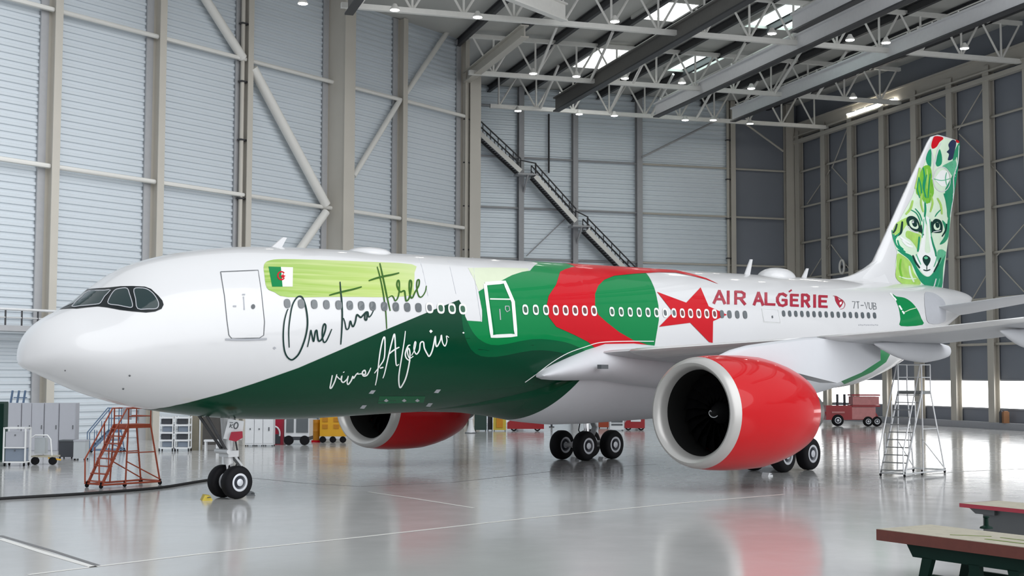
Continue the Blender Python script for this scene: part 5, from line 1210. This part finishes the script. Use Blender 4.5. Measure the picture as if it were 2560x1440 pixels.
# work bench in the right foreground
ZT = .92
A0, A1 = on(2193, 1322, 2, ZT), on(2560, 1368, 2, ZT); U = (A1-A0)/np.linalg.norm(A1-A0); V = np.array([-U[1], U[0], 0]); V = V if np.dot(V, FH) > 0 else -V
t = thing('work_bench', 'heavy green work bench with worn plywood top in the right foreground', 'workbench', z0(A0), math.atan2(U[1], U[0]))
if np.dot(V, np.array([-math.sin(t.rotation_euler.z), math.cos(t.rotation_euler.z), 0])) < 0: raise SystemExit('bench side')
DB = 1.55; b = MB(); b.box((2.1, DB/2, ZT-.03), (4.2, DB, .06)); top = b.build('bench_top', 'wood', t)
b = MB(); b.box((2.1, .0, ZT-.115), (4.2, .05, .21)); b.box((.0, DB/2, ZT-.115), (.05, DB, .21)); b.build('edge_band', 'woodedge', t)
b = MB(); b.prism([(.62, ZT-.22), (4.2, ZT-.22), (4.2, ZT-.47), (.78, ZT-.47)], .12, .24, 0, lambda p, q: (p[0], q, p[1])); b.prism([(.62, ZT-.22), (4.2, ZT-.22), (4.2, ZT-.47), (.78, ZT-.47)], DB-.24, DB-.12, 0, lambda p, q: (p[0], q, p[1])); b.build('apron', 'bgreen', t)
for x, lean in ((1.12, -.12), (2.2, 0.05), (3.05, .12)):
    for y in (.18, DB-.18): b = MB(); b.prism([(x-.11, ZT-.45), (x+.13, ZT-.45), (x+lean+.09, 0), (x+lean-.11, 0)], y-.06, y+.06, 0, lambda p, q: (p[0], q, p[1])); b.build('leg', 'bgreen', t)
b = MB(); b.bar((1.2, .18, .12), (3.0, .18, .12), .08); b.bar((1.2, DB-.18, .12), (3.0, DB-.18, .12), .08); b.build('stretcher', 'bgreen', t)
b = MB(); b.box((1.75, .62, ZT+.004), (.75, .05, .006), 0, rz=.62); b.box((2.9, .42, ZT+.004), (1.3, .07, .006)); b.box((2.9, .85, ZT+.004), (1.3, .05, .006)); b.build('green_stain', 'bstain', t)
# second table standing behind the bench
B0 = on(2400, 1258, 2, ZT); t2 = thing('work_table', 'red-edged work table on a grey pedestal behind the green bench', 'table', z0(B0), math.atan2(U[1], U[0]))
b = MB(); b.box((1.6, .7, ZT-.03), (3.2, 1.4, .06)); b.build('table_top', 'wood', t2)
b = MB(); b.box((1.6, -.005, ZT-.045), (3.2, .03, .09)); b.box((-.005, .7, ZT-.045), (.03, 1.4, .09)); b.build('edge_band', 'letter', t2)
b = MB(); b.box((1.85, .6, (ZT-.1)/2), (2.7, .8, ZT-.1)); b.build('pedestal', 'blade_grey', t2)
b = MB(); b.prism([(.14, ZT-.07), (.9, ZT-.07), (.9, ZT-.22), (.36, ZT-.22)], .1, .6, 0, lambda p, q: (p[0], q, p[1])); b.build('bracket', 'blade_grey', t2)
P = on(2466, 1321, 2, ZT); t3 = thing('bench_clamp', 'small dark green clamp standing on the back of the green bench', 'clamp', P, math.atan2(U[1], U[0]))
b = MB(); b.lathe([(0, .001), (0, .13), (.03, .12), (.06, .05)], (0, 0, 0), (0, 0, 1), 18); b.build('foot', 'bgreen', t3, smooth=40); b = MB(); b.lathe([(.05, .045), (.2, .04), (.21, .06), (.24, .06), (.25, .001)], (0, 0, 0), (0, 0, 1), 14); b.build('screw', 'bgreen', t3, smooth=40)
